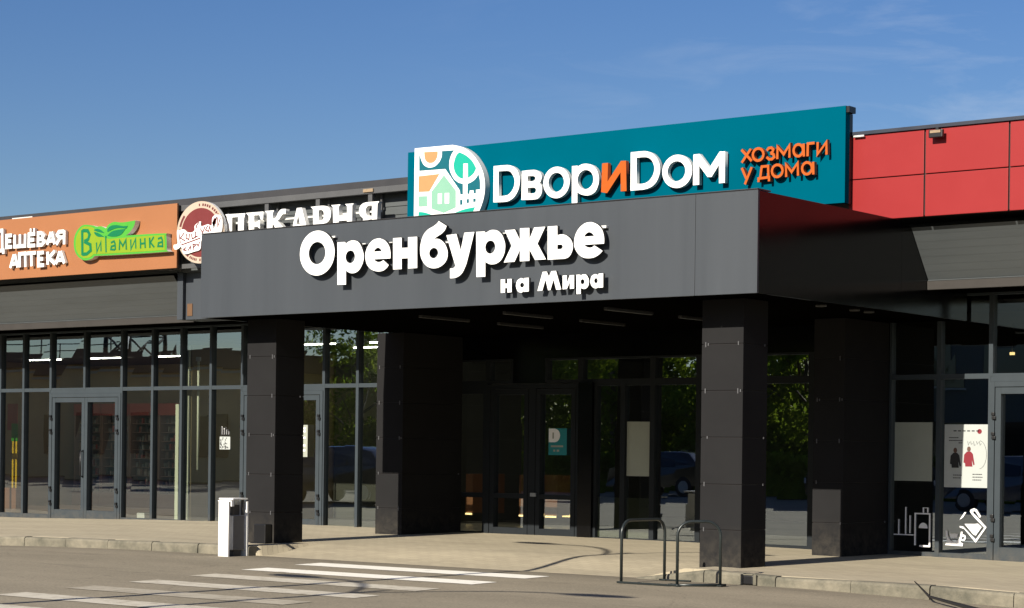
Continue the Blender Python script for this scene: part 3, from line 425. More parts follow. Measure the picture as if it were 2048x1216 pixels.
PEK = [('П',[[(-1.711,0.786,1),(-1.22,0.776,1),(-1.236,0.732,1),(-1.252,0.682,1),(-1.26,0.31,1),(-1.391,0.312,1),(-1.393,0.724,1),(-1.541,0.725,1),(-1.541,0.312,1),(-1.676,0.314,1),(-1.669,0.742,1)]]),('Е',[[(-1.202,0.78,1),(-0.785,0.778,1),(-0.79,0.646,1),(-0.841,0.64,1),(-0.878,0.726,1),(-1.007,0.726,1),(-1.005,0.609,1),(-0.923,0.612,1),(-0.865,0.638,1),(-0.862,0.488,1),(-0.921,0.528,1),(-1.004,0.528,1),(-1.001,0.38,1),(-0.86,0.383,1),(-0.791,0.454,1),(-0.789,0.318,1),(-1.193,0.313,1),(-1.13,0.357,1),(-1.137,0.725,1)]]),('К',[[(-0.746,0.784,1),(-0.53,0.782,1),(-0.564,0.739,1),(-0.567,0.64,1),(-0.493,0.652),(-0.425,0.747),(-0.357,0.789),(-0.254,0.789,1),(-0.259,0.704,1),(-0.332,0.7),(-0.4,0.63),(-0.446,0.6,1),(-0.306,0.476),(-0.207,0.351,1),(-0.211,0.302,1),(-0.395,0.302,1),(-0.537,0.539,1),(-0.565,0.537,1),(-0.562,0.355,1),(-0.533,0.315,1),(-0.731,0.313,1),(-0.696,0.349,1),(-0.698,0.74,1)]]),('А',[[(0.004,0.786,1),(0.115,0.787,1),(0.264,0.377,1),(0.31,0.334,1),(0.08,0.332,1),(0.118,0.369,1),(0.094,0.436,1),(-0.031,0.435,1),(-0.048,0.362,1),(-0.006,0.33,1),(-0.166,0.329,1),(-0.125,0.366,1)],[(0.038,0.66,1),(-0.009,0.508,1),(0.081,0.51,1)]]),('Р',[[(0.324,0.785,1),(0.615,0.785),(0.737,0.746),(0.782,0.671),(0.773,0.574),(0.708,0.505),(0.575,0.486),(0.508,0.49,1),(0.511,0.355,1),(0.556,0.321,1),(0.343,0.32,1),(0.388,0.354,1),(0.377,0.745,1)],[(0.504,0.718,1),(0.571,0.72),(0.621,0.681),(0.629,0.599),(0.585,0.545),(0.507,0.542,1)]]),('Н',[[(0.792,0.783,1),(1.0,0.783,1),(0.964,0.748,1),(0.966,0.595,1),(1.15,0.593,1),(1.147,0.744,1),(1.103,0.781,1),(1.299,0.779,1),(1.262,0.749,1),(1.262,0.352,1),(1.302,0.317,1),(1.111,0.315,1),(1.149,0.35,1),(1.151,0.511,1),(0.968,0.512,1),(0.964,0.345,1),(1.008,0.313,1),(0.811,0.312,1),(0.843,0.344,1),(0.832,0.74,1)]]),('Я',[[(1.856,0.777,1),(1.818,0.74,1),(1.805,0.352,1),(1.849,0.314,1),(1.668,0.314,1),(1.699,0.342,1),(1.697,0.497,1),(1.633,0.494,1),(1.539,0.352),(1.475,0.315),(1.367,0.314,1),(1.451,0.421),(1.514,0.513,1),(1.438,0.578),(1.415,0.663),(1.457,0.74),(1.564,0.777)],[(1.699,0.721,1),(1.618,0.721),(1.565,0.677),(1.567,0.605),(1.61,0.558),(1.696,0.549,1)]])]
APT = [('Д',[False,False,False],[[(-2.466,0.856),(-2.271,0.857),(-2.258,0.466)],[(-2.55,0.388),(-2.546,0.473),(-2.227,0.473),(-2.225,0.406)],[(-2.466,0.856),(-2.485,0.478)]]),('Е',[False,False],[[(-1.979,0.748),(-2.137,0.749),(-2.138,0.527),(-1.969,0.53)],[(-2.14,0.64),(-1.998,0.64)]]),('Ш',[False,False],[[(-1.89,0.753),(-1.89,0.526),(-1.583,0.526),(-1.582,0.752)],[(-1.735,0.751),(-1.734,0.527)]]),('Ё',[False,False,False,False],[[(-1.29,0.736),(-1.47,0.738),(-1.471,0.52),(-1.285,0.52)],[(-1.473,0.63),(-1.313,0.629)],[(-1.44,0.811),(-1.397,0.811)],[(-1.337,0.811),(-1.294,0.812)]]),('В',[False,False],[[(-1.2,0.747),(-1.201,0.519),(-1.083,0.521),(-1.018,0.572),(-1.09,0.629),(-1.045,0.689),(-1.118,0.746),(-1.2,0.747)],[(-1.198,0.631),(-1.09,0.629)]]),('А',[False,False,False],[[(-0.935,0.513),(-0.833,0.743)],[(-0.807,0.744),(-0.72,0.513)],[(-0.898,0.582),(-0.746,0.582)]]),('Я',[False,False,False],[[(-0.448,0.748),(-0.448,0.495)],[(-0.447,0.735),(-0.598,0.737),(-0.647,0.686),(-0.596,0.626),(-0.45,0.626)],[(-0.558,0.624),(-0.669,0.502)]]),('А',[False,False,False],[[(-2.014,0.127),(-1.909,0.376)],[(-1.882,0.378),(-1.791,0.13)],[(-1.968,0.2),(-1.827,0.205)]]),('П',[False],[[(-1.736,0.127),(-1.741,0.381),(-1.575,0.383),(-1.565,0.126)]]),('Т',[False,False],[[(-1.528,0.378),(-1.265,0.38)],[(-1.394,0.38),(-1.384,0.131)]]),('Е',[False,False],[[(-1.034,0.373),(-1.188,0.373),(-1.183,0.133),(-1.017,0.135)],[(-1.185,0.254),(-1.045,0.255)]]),('К',[False,False],[[(-0.92,0.38),(-0.91,0.138)],[(-0.717,0.382),(-0.879,0.263),(-0.7,0.14)]]),('А',[False,False,False],[[(-0.675,0.138),(-0.573,0.368)],[(-0.548,0.37),(-0.436,0.138)],[(-0.626,0.206),(-0.48,0.208)]])]
VIT = {'base': [(-0.122,0.506),(-0.087,0.65),(0.022,0.765),(0.168,0.816),(0.413,0.786),(0.511,0.761),(0.632,0.761),(0.765,0.717,1),(0.848,0.785),(0.991,0.82),(1.182,0.797),(1.371,0.802),(1.558,0.813,1),(1.525,0.717),(1.41,0.605),(1.304,0.555,1),(2.292,0.537),(2.373,0.495),(2.389,0.245),(2.332,0.209),(0.882,0.22,1),(0.46,0.23,1),(0.376,0.181),(0.181,0.163),(0.007,0.236),(-0.094,0.358)],'inner': [(-0.067,0.503),(-0.037,0.631),(0.059,0.735),(0.174,0.784),(0.389,0.758),(0.488,0.69),(0.611,0.578,1),(0.853,0.517,1),(1.187,0.517),(2.281,0.508),(2.332,0.482),(2.345,0.263),(2.309,0.24),(0.882,0.252,1),(0.435,0.263,1),(0.351,0.214),(0.18,0.202),(0.044,0.262),(-0.045,0.364)],'leaf': [[(0.814,0.698),(0.909,0.753),(1.064,0.757),(1.23,0.729),(1.36,0.726,1),(1.326,0.681),(1.231,0.694),(1.041,0.701),(0.815,0.647,1)],[(0.809,0.58,1),(0.922,0.644),(1.065,0.667),(1.302,0.674,1),(1.197,0.585),(1.067,0.553),(0.924,0.558)],[(0.439,0.697),(0.524,0.72),(0.633,0.692),(0.731,0.632,1),(0.61,0.655)],[(0.452,0.668),(0.586,0.631),(0.72,0.564,1),(0.563,0.573),(0.477,0.618)]],'text': [[0.055,[[(0.116,0.722),(0.13,0.262)],[(0.121,0.711),(0.268,0.702),(0.324,0.627),(0.284,0.54),(0.174,0.509)],[(0.174,0.509),(0.347,0.44),(0.361,0.335),(0.252,0.276),(0.129,0.274)]]],[0.03,[[(0.516,0.471),(0.532,0.297),(0.637,0.473),(0.645,0.304)],[(0.768,0.577),(0.785,0.277)],[(0.914,0.446),(0.997,0.469),(1.027,0.42),(1.038,0.307)],[(1.027,0.392),(0.927,0.377),(0.914,0.325),(1.024,0.313)],[(1.143,0.302),(1.154,0.468),(1.237,0.369),(1.318,0.475),(1.333,0.3)],[(1.447,0.476),(1.457,0.301),(1.576,0.477),(1.586,0.306)],[(1.705,0.478),(1.713,0.299)],[(1.821,0.479),(1.836,0.302)],[(1.711,0.384),(1.827,0.388)],[(1.948,0.48),(1.959,0.299)],[(2.057,0.488),(1.971,0.392),(2.072,0.301)],[(2.168,0.447),(2.254,0.467),(2.283,0.414),(2.292,0.289)],[(2.283,0.388),(2.183,0.373),(2.17,0.316),(2.285,0.31)]]]]}
CIRC = {'cream': [[(1.409,0.491),(1.4,0.575),(1.377,0.657),(1.34,0.735),(1.291,0.807),(1.23,0.872),(1.158,0.927),(1.079,0.972),(0.992,1.005),(0.901,1.026),(0.807,1.034),(0.714,1.028),(0.622,1.009),(0.536,0.977),(0.456,0.934),(0.384,0.879),(0.323,0.814),(0.275,0.741),(0.24,0.662),(0.219,0.579),(0.213,0.493),(0.222,0.408),(0.246,0.324),(0.284,0.245),(0.335,0.172),(0.398,0.107),(0.471,0.052),(0.553,0.008),(0.641,-0.024),(0.733,-0.043),(0.826,-0.049),(0.92,-0.042),(1.01,-0.021),(1.095,0.012),(1.174,0.056),(1.243,0.111),(1.302,0.176),(1.349,0.248),(1.383,0.326),(1.403,0.407)]],'brown': [[(1.286,0.489),(1.28,0.555),(1.261,0.619),(1.232,0.681),(1.193,0.737),(1.145,0.788),(1.088,0.832),(1.024,0.867),(0.956,0.893),(0.883,0.909),(0.809,0.915),(0.735,0.911),(0.663,0.896),(0.594,0.87),(0.531,0.836),(0.475,0.793),(0.427,0.742),(0.389,0.685),(0.361,0.623),(0.344,0.558),(0.34,0.49),(0.347,0.423),(0.365,0.358),(0.395,0.296),(0.436,0.239),(0.486,0.188),(0.543,0.144),(0.608,0.11),(0.677,0.084),(0.75,0.069),(0.824,0.064),(0.898,0.07),(0.97,0.086),(1.038,0.112),(1.1,0.147),(1.155,0.19),(1.202,0.241),(1.239,0.297),(1.266,0.358),(1.282,0.423)]],'band': [[(0.259,0.537),(0.344,0.558),(0.438,0.559),(0.514,0.51),(0.627,0.497),(0.701,0.531),(0.709,0.615),(0.847,0.677),(0.867,0.592),(1.033,0.615),(1.125,0.59),(1.142,0.717),(1.214,0.764),(1.324,0.757),(1.389,0.676),(1.374,0.473),(1.256,0.464),(1.109,0.45),(0.945,0.395),(0.872,0.335),(0.846,0.194),(0.689,0.158),(0.446,0.131),(0.368,0.258),(0.274,0.224),(0.189,0.229),(0.178,0.301),(0.273,0.328)]],'ink': [[(0.307,0.508),(0.348,0.324)],[(0.449,0.507),(0.347,0.415),(0.47,0.357)],[(0.505,0.484),(0.488,0.407),(0.563,0.377),(0.58,0.48)],[(0.627,0.477),(0.647,0.386),(0.731,0.407)],[(0.729,0.51),(0.722,0.407),(0.786,0.43)],[(0.81,0.66),(0.737,0.6),(0.775,0.559)],[(0.849,0.555),(0.906,0.474),(0.96,0.574)],[(1.033,0.595),(0.979,0.521),(1.054,0.491),(1.08,0.58),(1.109,0.488)],[(1.197,0.714),(1.161,0.639),(1.226,0.622),(1.251,0.723),(1.181,0.535)],[(1.27,0.722),(1.282,0.555),(1.343,0.705)],[(0.368,0.291),(0.852,0.387)],[(0.425,0.229),(0.445,0.177)],[(0.491,0.245),(0.444,0.209),(0.511,0.18)],[(0.548,0.184),(0.603,0.259),(0.623,0.187)],[(0.679,0.19),(0.668,0.288),(0.743,0.277),(0.687,0.235)],[(0.761,0.302),(0.799,0.248),(0.835,0.324)]]}
# ------------------------------------------------------------------ ground, road, pavement, kerb, markings
def road_z(x, y):
    t = min(max((y-8)/10, 0), 1)
    return -0.12 + (lerp(HR, x)+0.12)*t
xs = [-3000,-600,-150,-100] + [-60+i for i in range(75)] + [40,150,600,3000]
ys = [-3000,-600,-150,-60,-30] + [-20+2*i for i in range(15)] + [9+i for i in range(12)] + [21.06, 21.4, 22.2, 60, 200, 3000]
mb = MB(); grid = [[mb.bm.verts.new((x, y, road_z(x, y) - (0 if y < 21.1 else 0.12 if y < 22 else 0.45))) for x in xs] for y in ys]
for j in range(len(ys)-1):
    for i in range(len(xs)-1):
        mb.bm.faces.new((grid[j][i], grid[j][i+1], grid[j+1][i+1], grid[j+1][i])).smooth = True
struct(mb.build('road', M['asphalt'], normals=False))

RX0, RX1 = -21.14, -13.75
def pave_z(x, y):
    u = min(max((y-KY)/5.85, 0), 1)
    z = lerp(HK, x)*(1-u) + lerp(HG, x)*u
    if RX0 < x < RX1:
        e = min(1, (RX1-x)/0.7)                     # right end dies out gently, left end is a cut kerb
        v = min(max((y-KY)/1.5, 0), 1); v = v*v*(3-2*v)
        zr = lerp(HR, x)-0.008
        z = z + (zr-z)*(1-v)*e
    return z
xs = sorted(set([-60+0.5*i for i in range(133)] + [-21.16,-21.139] + [RX1-.7, RX1-.5, RX1-.35, RX1-.2, RX1, RX1+.02]))
ys = [KY+v for v in (0, .15, .3, .5, .7, .9, 1.1, 1.3, 1.5, 2.2, 3, 4, 5, 5.85, 6.1)]
mb = MB(); grid = [[mb.bm.verts.new((x, KY, -.5)) for x in xs]] + [[mb.bm.verts.new((x, y, pave_z(x, y))) for x in xs] for y in ys]
for j in range(len(ys)):
    for i in range(len(xs)-1):
        mb.bm.faces.new((grid[j][i], grid[j][i+1], grid[j+1][i+1], grid[j+1][i])).smooth = j > 0
struct(mb.build('pavement', M['paver'], normals=False))

def kerb_run(x0, x1):
    """kerb stones one metre long with slightly uneven tops and worn arrises"""
    mb = MB(); x = x0; r = random.Random(5)
    while x < x1-0.02:
        e = min(x+1.0, x1); g = 0.006
        a0, a1 = pave_z(x, KY+.012)+r.uniform(-.004, .010), pave_z(e, KY+.012)+r.uniform(-.004, .010); b0, b1 = lerp(HR, x)-.2, lerp(HR, e)-.2
        yf = KY-0.15+r.uniform(-.008, .008); yb = KY+0.015
        P = []
        for xx, t, b in ((x+g, a0, b0), (e-g, a1, b1)):
            P.append([(xx, yf-.012, b), (xx, yf, t-.035), (xx, yf+.012, t-.010), (xx, yf+.035, t), (xx, yb, t), (xx, yb, b)])
        A = [[mb.bm.verts.new(p) for p in Q] for Q in P]
        for i in range(6):
            mb.bm.faces.new((A[0][i], A[0][(i+1)%6], A[1][(i+1)%6], A[1][i]))
        mb.bm.faces.new(A[0][::-1]); mb.bm.faces.new(A[1])
        x = e
    return mb
struct(kerb_run(-60.2, RX0).build('kerb', M['kerb']))
struct(kerb_run(RX1-0.62, 6).build('kerb', M['kerb']))

# zebra crossing
Z = [(-19.10,-15.22,20.05,.60,'paint_new'),(-18.74,-14.95,18.68,.56,'paint_new'),(-18.25,-14.64,17.30,.52,'paint_mid'),(-17.84,-14.36,15.98,.50,'paint_mid'),(-17.50,-14.2,14.76,.50,'paint_old'),(-17.18,-14.1,13.55,.48,'paint_mid'),(-16.9,-13.9,12.35,.4,'paint_mid')]
for x0, x1, y, w, m in Z:
    mb = MB(); n = 16; tl = []
    rr = random.Random(int(y*10))
    row = []
    for i in range(n+1):
        x = x0+(x1-x0)*i/n; k = rr.uniform(-.012, .012)
        sk = 0.06 if i == 0 else 0
        row.append((mb.bm.verts.new((x, y-w/2+k, road_z(x, y)+.005)), mb.bm.verts.new((x-0.08+rr.uniform(-.02,.02)*(i in (0,n)), y+w/2+k, road_z(x, y)+.005))))
    for i in range(n): mb.bm.faces.new((row[i][0], row[i+1][0], row[i+1][1], row[i][1]))
    struct(mb.build('road_marking', M[m], normals=False))
# grass verge across the car park (seen mirrored in the glass)
mb = MB(); mb.quad((-140,-60,-.10),(20,-60,-.10),(20,-14.5,-.10),(-140,-14.5,-.10)); struct(mb.build('verge', M['grass']))

# ------------------------------------------------------------------ the retail building
bld = thing('retail_building', 'long low shopping arcade with grey corrugated fascia, red cladding and dark shopfront glazing', 'building', (-22, 26.9, 0))
G = 26.9
# roof slab and closed shell behind the signs
mb = MB(); mb.box(-60, 8, 25.9, 46, 5.45, 5.72); mb.build('roof', M['darkroof'], bld)
mb = MB()
mb.box(-60, -22.9, 25.16, 25.3, 4.58, 5.742)                 # corrugated wall in the sign recess
z = 3.9
while z < 5.6:
    if z > 4.6: mb.box(-60, -21.4, 25.145, 25.16, z, z+0.07)
    z += 0.14
mb.box(-22.9, -21.3, 25.16, 25.3, 4.58, 5.742); mb.box(-60, 8, 25.85, 26.0, 3.83, 5.742)
mb.build('upper_wall', M['corrug'], bld)
mb = MB(); mb.box(-60, 8, 45.8, 46, -.3, 5.45); mb.box(-60.2, -60, 25, 46, -.3, 5.45); mb.box(8, 8.2, 25, 46, -.3, 5.45); mb.build('outer_wall', M['darkwall'], bld)
# parapet cap: dark flashing over a lighter square tube
mb = MB(); mb.box(-60, -21.35, 24.93, 25.95, 5.745, 5.86, .006); mb.build('parapet_cap', M['roofcap'], bld)
mb = MB(); mb.box(-60, -21.35, 24.90, 25.02, 5.64, 5.742, .006)
mb.build('top_rail', M['beam'], bld)
mb = MB(); mb.box(-13.62, 8, 24.80, 25.95, 5.805, 5.855, .004); mb.build('parapet_cap', M['roof_dark'], bld)
for x in (-26.08-1.2*1, -26.08, -24.88, -23.68, -22.5):
    mb = MB(); mb.box(x-.045, x+.045, 24.92, 25.0, 4.6, 5.638, .004); mb.box(x+.10, x+.14, 25.06, 25.10, 4.6, 5.638)
    mb.bar((x, 25.0, 5.40), (x+.12, 25.12, 5.40), .04); mb.build('sign_frame_post', M['beam'], bld)
mb = MB(); mb.box(-27.6, -21.5, 24.93, 24.99, 4.62, 4.70); mb.build('sign_frame_rail', M['beam'], bld)
mb = MB(); mb.box(-22.62, -22.40, 24.875, 24.897, 5.665, 5.72, .004); mb.build('foam_patch', M['foam'], bld)
# red cassettes to the right of the teal sign
seams = [-13.62, -12.475, -11.27, -10.07, -8.87, -7.67, -6.47, -5.27, -4.0]
mb = MB(); mb.box(-13.9, 8, 24.86, 25.72, 4.66, 5.80); mb.build('cladding_back', M['seam'], bld)
for i in range(len(seams)-1):
    for (z0, z1) in ((4.64, 5.198), (5.212, 5.80)):
        mb = MB(); mb.box(seams[i]+.012, seams[i+1]-.012, 24.83, 24.858, z0, z1, .006); mb.build('cladding_panel', M['red'], bld)
# slanted corrugated fascia, both wings
def fascia(x0, x1):
    y0, z0, y1, z1 = 25.08, 4.53, 25.60, 3.86
    P = [(25.40, 4.56), (y0, z0)]; n = 7
    for i in range(1, n+1):
        t = i/n; y, zz = y0+(y1-y0)*t, z0+(z1-z0)*t
        P += [(y-.010, zz+.014), (y+.002, zz)]
    P += [(25.585, 3.847)]
    MB().extrude_x(P, x0, x1, cap=False).build('fascia', M['corrug'], bld)
    MB().extrude_x([(25.60, 3.845), (25.572, 3.840), (25.580, 3.725), (25.61, 3.72), (25.80, 3.765)], x0, x1, cap=False).build('fascia_trim', M['fascia_trim'], bld)
fascia(-60, -27.36)
fascia(-12.786, 8)
mb = MB(); mb.box(-27.345, -27.20, 25.16, 25.75, 3.735, 4.60, .004); mb.build('fascia_end_panel', M['panel_grey'], bld)
mb = MB(); mb.box(-27.18, -22.4, 25.22, 25.75, 3.735, 4.60, .004); mb.build('fascia_return', M['panel_grey'], bld)
mb = MB(); mb.box(-27.13, -27.00, 25.208, 25.218, 3.80, 4.02); mb.build('notice_plate', M['amber'], bld)
# soffit of the overhang above the glass, closing strips
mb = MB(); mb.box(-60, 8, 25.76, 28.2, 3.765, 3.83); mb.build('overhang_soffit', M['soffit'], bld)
# entrance header (black cassettes above the mall doors)
mb = MB(); mb.box(-22.25, -14.0, 26.86, 26.96, 2.985, 3.76); mb.build('door_header', M['panel_black'], bld)

FR = .032
RG = random.Random(21)
def sheet(x0, x1, z0, z1):
    """one pane, seated a hair out of true like real glazing"""
    q = lambda: G + RG.uniform(-.0022, .0022)
    return MB().quad((x0, q(), z0), (x1, q(), z0), (x1, q(), z1), (x0, q(), z1))
def window(x0, x1, z0, z1, rail=None, wl=FR, wr=FR, wb=.06, wt=FR, name='window', fm='frame'):
    mb = MB(); ya, yb = 26.835, 26.96
    mb.box(x0, x0+wl, ya, yb, z0, z1); mb.box(x1-wr, x1, ya, yb, z0, z1)
    mb.box(x0+wl, x1-wr, ya+.004, yb, z0, z0+wb); mb.box(x0+wl, x1-wr, ya+.004, yb, z1-wt, z1)
    if rail:
        mb.box(x0+wl, x1-wr, ya+.004, yb, rail-.04, rail+.04)
    f = mb.build(name, M[fm], bld)
    p = sheet(x0+.01, x1-.01, z0+.01, z1-.01).build('pane', M['glass'], f, normals=False)
    p.matrix_parent_inverse = Matrix.Identity(4)
    return f
ZB, ZT, ZH = -.06, 2.58, 3.765
def hinge(x, z, par):
    mb = MB(); mb.box(x-.028, x+.028, 26.79, 26.834, z-.05, z-.005, .006); mb.box(x-.03, x+.015, 26.775, 26.834, z+.002, z+.05, .006); o = mb.build('hinge', M['black_plastic'], par); o.matrix_parent_inverse = Matrix.Identity(4); return o
def door(x0, x1, ztop=2.50, leaves=2, handle=True, hinges=True, fm='frame'):
    """outer frame with one or two glazed leaves"""
    mb = MB(); ya, yb = 26.82, 26.96
    mb.box(x0, x0+.07, ya, yb, ZB, ztop); mb.box(x1-.07, x1, ya, yb, ZB, ztop); mb.box(x0+.07, x1-.07, ya+.004, yb, ztop-.07, ztop)
    d = mb.build('door', M[fm], bld)
    w = (x1-x0-.16)/leaves
    for k in range(leaves):
        a = x0+.08+w*k; b = a+w-.006; t = .085
        mb = MB(); y0 = 26.826
        mb.box(a, a+t, y0, yb, ZB+.02, ztop-.08); mb.box(b-t, b, y0, yb, ZB+.02, ztop-.08); mb.box(a+t, b-t, y0+.003, yb, ztop-.17, ztop-.08); mb.box(a+t, b-t, y0+.003, yb, ZB+.02, .17)
        lf = mb.build('door_leaf', M[fm], d); lf.matrix_parent_inverse = Matrix.Identity(4)
        p = sheet(a+.02, b-.02, .1, ztop-.1).build('pane', M['glass'], d, normals=False); p.matrix_parent_inverse = Matrix.Identity(4)
    if hinges:
        for x in (x0+.07, x1-.07):
            for z in (2.02, 1.74, .58, .30): hinge(x, z, d)
    if handle:
        xm = (x0+x1)/2
        mb = MB(); mb.tube([(xm-.03, 26.83, 1.36), (xm-.03, 26.76, 1.34), (xm-.03, 26.76, .86), (xm-.03, 26.83, .84)], .018, 8)
        h = mb.build('handle', M['black_plastic'], d); h.matrix_parent_inverse = Matrix.Identity(4)
    return d

up = [-39.0,-38.1,-37.2,-36.2,-35.3,-34.49,-33.74,-32.88,-31.84,-30.73,-29.84,-29.03,-28.22,-27.38,-26.3,-25.3,-24.48,-23.5,-22.6]
for a, b in zip(up, up[1:]): window(a, b, ZT, ZH, wb=.04)
lo = [-39.0,-38.1,-37.2,-36.2,-35.3,-34.49,-33.74,-32.88,None,-30.73,-29.84,-29.03,-28.22,-27.38,None,-25.3,-24.48,-23.5,-22.6]
for a, b in zip(lo, lo[1:]):
    if a is not None and b is not None: window(a, b, ZB, ZT, wb=.12)
def door_transom(a, b):
    mb = MB(); mb.box(a, b, 26.84, 26.96, 2.502, ZT); mb.build('transom', M['frame'], bld)
door(-32.88, -30.73); door_transom(-32.88, -30.73)
door(-27.38, -25.3); door_transom(-27.38, -25.3)
# mall entrance under the canopy
for a, b in ((-22.22,-21.51),(-21.51,-20.98),(-20.30,-19.58),(-19.58,-18.165),(-18.165,-17.3),(-17.3,-16.2),(-16.2,-15.3),(-15.3,-14.02)):
    window(a, b, ZT, 2.985, wl=.05, wr=.05, wb=.05, fm='frame_shade')
mb = MB(); mb.box(-20.98, -20.30, 26.85, 26.96, ZT, 2.985); mb.build('blind_panel', M['panel_black'], bld)
window(-22.22, -21.52, ZB, ZT, .70, wt=.17, wr=.08, wb=.14, wl=.05, fm='frame_shade')
d = door(-21.52, -20.55, leaves=1, handle=False, hinges=False, ztop=2.56, fm='frame_shade')
d2 = door(-20.55, -19.58, leaves=1, handle=False, hinges=False, ztop=2.56, fm='frame_shade')
for dd_, x0, x1 in ((d, -21.52, -20.55), (d2, -20.55, -19.58)):
    mb = MB(); mb.box(x0+.165, x1-.165, 26.83, 26.95, .66, .74); o = mb.build('push_rail', M['frame_shade'], dd_); o.matrix_parent_inverse = Matrix.Identity(4)
mb = MB(); mb.box(-20.56, -20.44, 26.80, 26.818, .70, .76); mb.build('lock_plate', M['galv'], bld)
mb = MB(); mb.box(-19.578, -19.30, 26.78, 26.95, -.06, 2.578); mb.build('pier', M['panel_black'], bld)
for a, b in ((-19.298,-18.735),(-18.735,-18.165),(-18.165,-17.3),(-17.3,-16.2),(-16.2,-15.3),(-15.3,-14.02)):
    window(a, b, ZB, ZT, wt=.06, wb=.13, wl=.045, wr=.045, fm='frame_shade')
for a, b in ((-19.25,-18.78),(-18.69,-18.21)):
    mb = MB(); mb.box(a, b, 26.91, 26.92, .08, .72); mb.build('frosted_film', M['film'], bld)
# right wing
rup = [-14.0,-13.22,-12.42,-11.45,-10.5,-9.6,-8.7,-7.8,-6.9]
for a, b in zip(rup, rup[1:]): window(a, b, ZT, ZH, wb=.04)
for a, b in ((-14.0,-13.22),(-13.22,-12.42),(-10.45,-9.6),(-9.6,-8.7),(-8.7,-7.8),(-7.8,-6.9)): window(a, b, ZB, ZT, wb=.12)
door(-12.42, -10.45, ztop=2.50); door_transom(-12.42, -10.45)
# blank walls closing off what the photo cannot see
mb = MB(); mb.box(-60, -39.0, 26.85, 26.95, -.3, 3.765); mb.box(-6.9, 8, 26.85, 26.95, -.3, 3.765); mb.build('blind_wall', M['panel_black'], bld)
# interiors
mb = MB(); mb.box(-39, -28.95, 26.97, 33.1, -.02, .03); mb.build('floor', M['tilefloor'], bld)
mb = MB(); mb.box(-28.95, -6.9, 26.97, 40, -.02, .03); mb.build('floor', M['greyfloor'], bld)
mb = MB(); mb.box(-39, -28.95, 33.0, 33.15, .03, 3.42); mb.build('rear_wall', M['plaster'], bld)
mb = MB(); mb.box(-39, -28.95, 27.0, 33.0, 3.42, 3.5); mb.build('ceiling', M['ceil'], bld)
mb = MB(); mb.box(-28.9, -26.0, 31.0, 31.15, .03, 3.5); mb.box(-26.1, -26.0, 31.155, 38.0, .03, 3.5); mb.build('rear_wall', M['greywall'], bld)
mb = MB(); mb.box(-28.7, -6.9, 27.0, 40, 3.5, 3.6); mb.build('ceiling', M['ceil_dark'], bld)
mb = MB(); mb.box(-26.0, -6.9, 38, 38.2, .03, 3.5); mb.box(-14.1, -13.95, 27.0, 38, .03, 3.5); mb.build('rear_wall', M['darkwall'], bld)
mb = MB(); mb.box(-13.9, -6.9, 33.0, 33.15, .03, 3.5); mb.build('rear_wall', M['greywall'], bld)
mb = MB(); mb.box(-29.10, -28.97, 27.06, 33.0, .03, 3.42); mb.build('partition_wall', M['plaster'], bld)
mb = MB(); mb.box(-39.1, -39.0, 27.0, 33.0, .03, 3.5); mb.build('partition_wall', M['plaster'], bld)
for (xa, xb, z0, z1) in ((-29.34, -29.25, .04, 2.28), (-29.11, -28.98, .04, 2.44), (-29.11, -28.98, 2.6, 3.40)):
    mb = MB(); mb.box(xa, xb, 26.99, 27.03, z0, z1, .004); mb.build('wall_edge_trim', M['strip'], bld)

# ------------------------------------------------------------------ entrance canopy
can = thing('entrance_canopy', 'boxy dark grey entrance canopy on four dark square columns', 'canopy', (-17.6, 21.1, 0))
CX0, CX1, CY = -22.42, -12.79, 21.1
# front cassettes: two sheets with a fine vertical joint
for a, b in ((CX0, -13.68), (-13.677, CX1)):
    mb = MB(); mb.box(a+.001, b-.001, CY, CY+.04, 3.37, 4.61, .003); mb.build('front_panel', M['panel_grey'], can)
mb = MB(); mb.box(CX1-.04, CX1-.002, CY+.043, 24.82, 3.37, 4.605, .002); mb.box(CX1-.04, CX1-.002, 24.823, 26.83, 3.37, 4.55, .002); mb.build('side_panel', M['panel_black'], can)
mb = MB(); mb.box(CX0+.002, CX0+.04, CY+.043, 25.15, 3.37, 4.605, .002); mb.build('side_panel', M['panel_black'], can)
mb = MB(); mb.box(CX0+.045, CX1-.045, CY+.045, 24.85, 4.50, 4.59); mb.build('canopy_top', M['roofcap'], can)
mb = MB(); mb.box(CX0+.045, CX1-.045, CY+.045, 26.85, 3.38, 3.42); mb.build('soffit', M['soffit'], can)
mb = MB(); mb.box(CX0, CX1, CY-.004, CY+.002, 4.612, 4.622); mb.box(CX0, CX1, CY-.004, CY+.3, 4.615, 4.63); mb.build('top_flashing', M['roofcap'], can)
def column(x0, x1, y0, y1, clips=True):
    mb = MB(); zs = [-.2, .48, 1.05, 1.64, 2.225, 2.81, 3.376]
    for a, b in zip(zs, zs[1:]):
        mb.box(x0, x1, y0, y1, a+.004, b-.004, .006)
    c = mb.build('column', M['column'], can)
    mb = MB(); mb.box(x0+.012, x1-.012, y0+.012, y1-.012, -.2, 3.375); o = mb.build('joint', M['seam'], c); o.matrix_parent_inverse = Matrix.Identity(4)
    r = random.Random(int(x0*10))
    def clip(xa, xb, ya, yb, za, zb): MB().box(xa, xb, ya, yb, za, zb, .002).build('fixing_clip', M['clip'], c)
    for z in zs[1:-1]:
        for xx in (x0+.06, x1-.07):
            if r.random() < .8: clip(xx-.007, xx+.007, y0-.006, y0+.004, z-.028+r.uniform(-.01, .01), z+.028)
            if r.random() < .35: clip(xx+.03, xx+.045, y0-.005, y0+.004, z-.018, z+.014)
        if r.random() < .4: clip(x1-.004, x1+.006, y1-.09, y1-.07, z-.014, z+.012)
    return c
column(-22.08, -21.48, 21.75, 22.36); column(-13.98, -13.37, 21.75, 22.34)
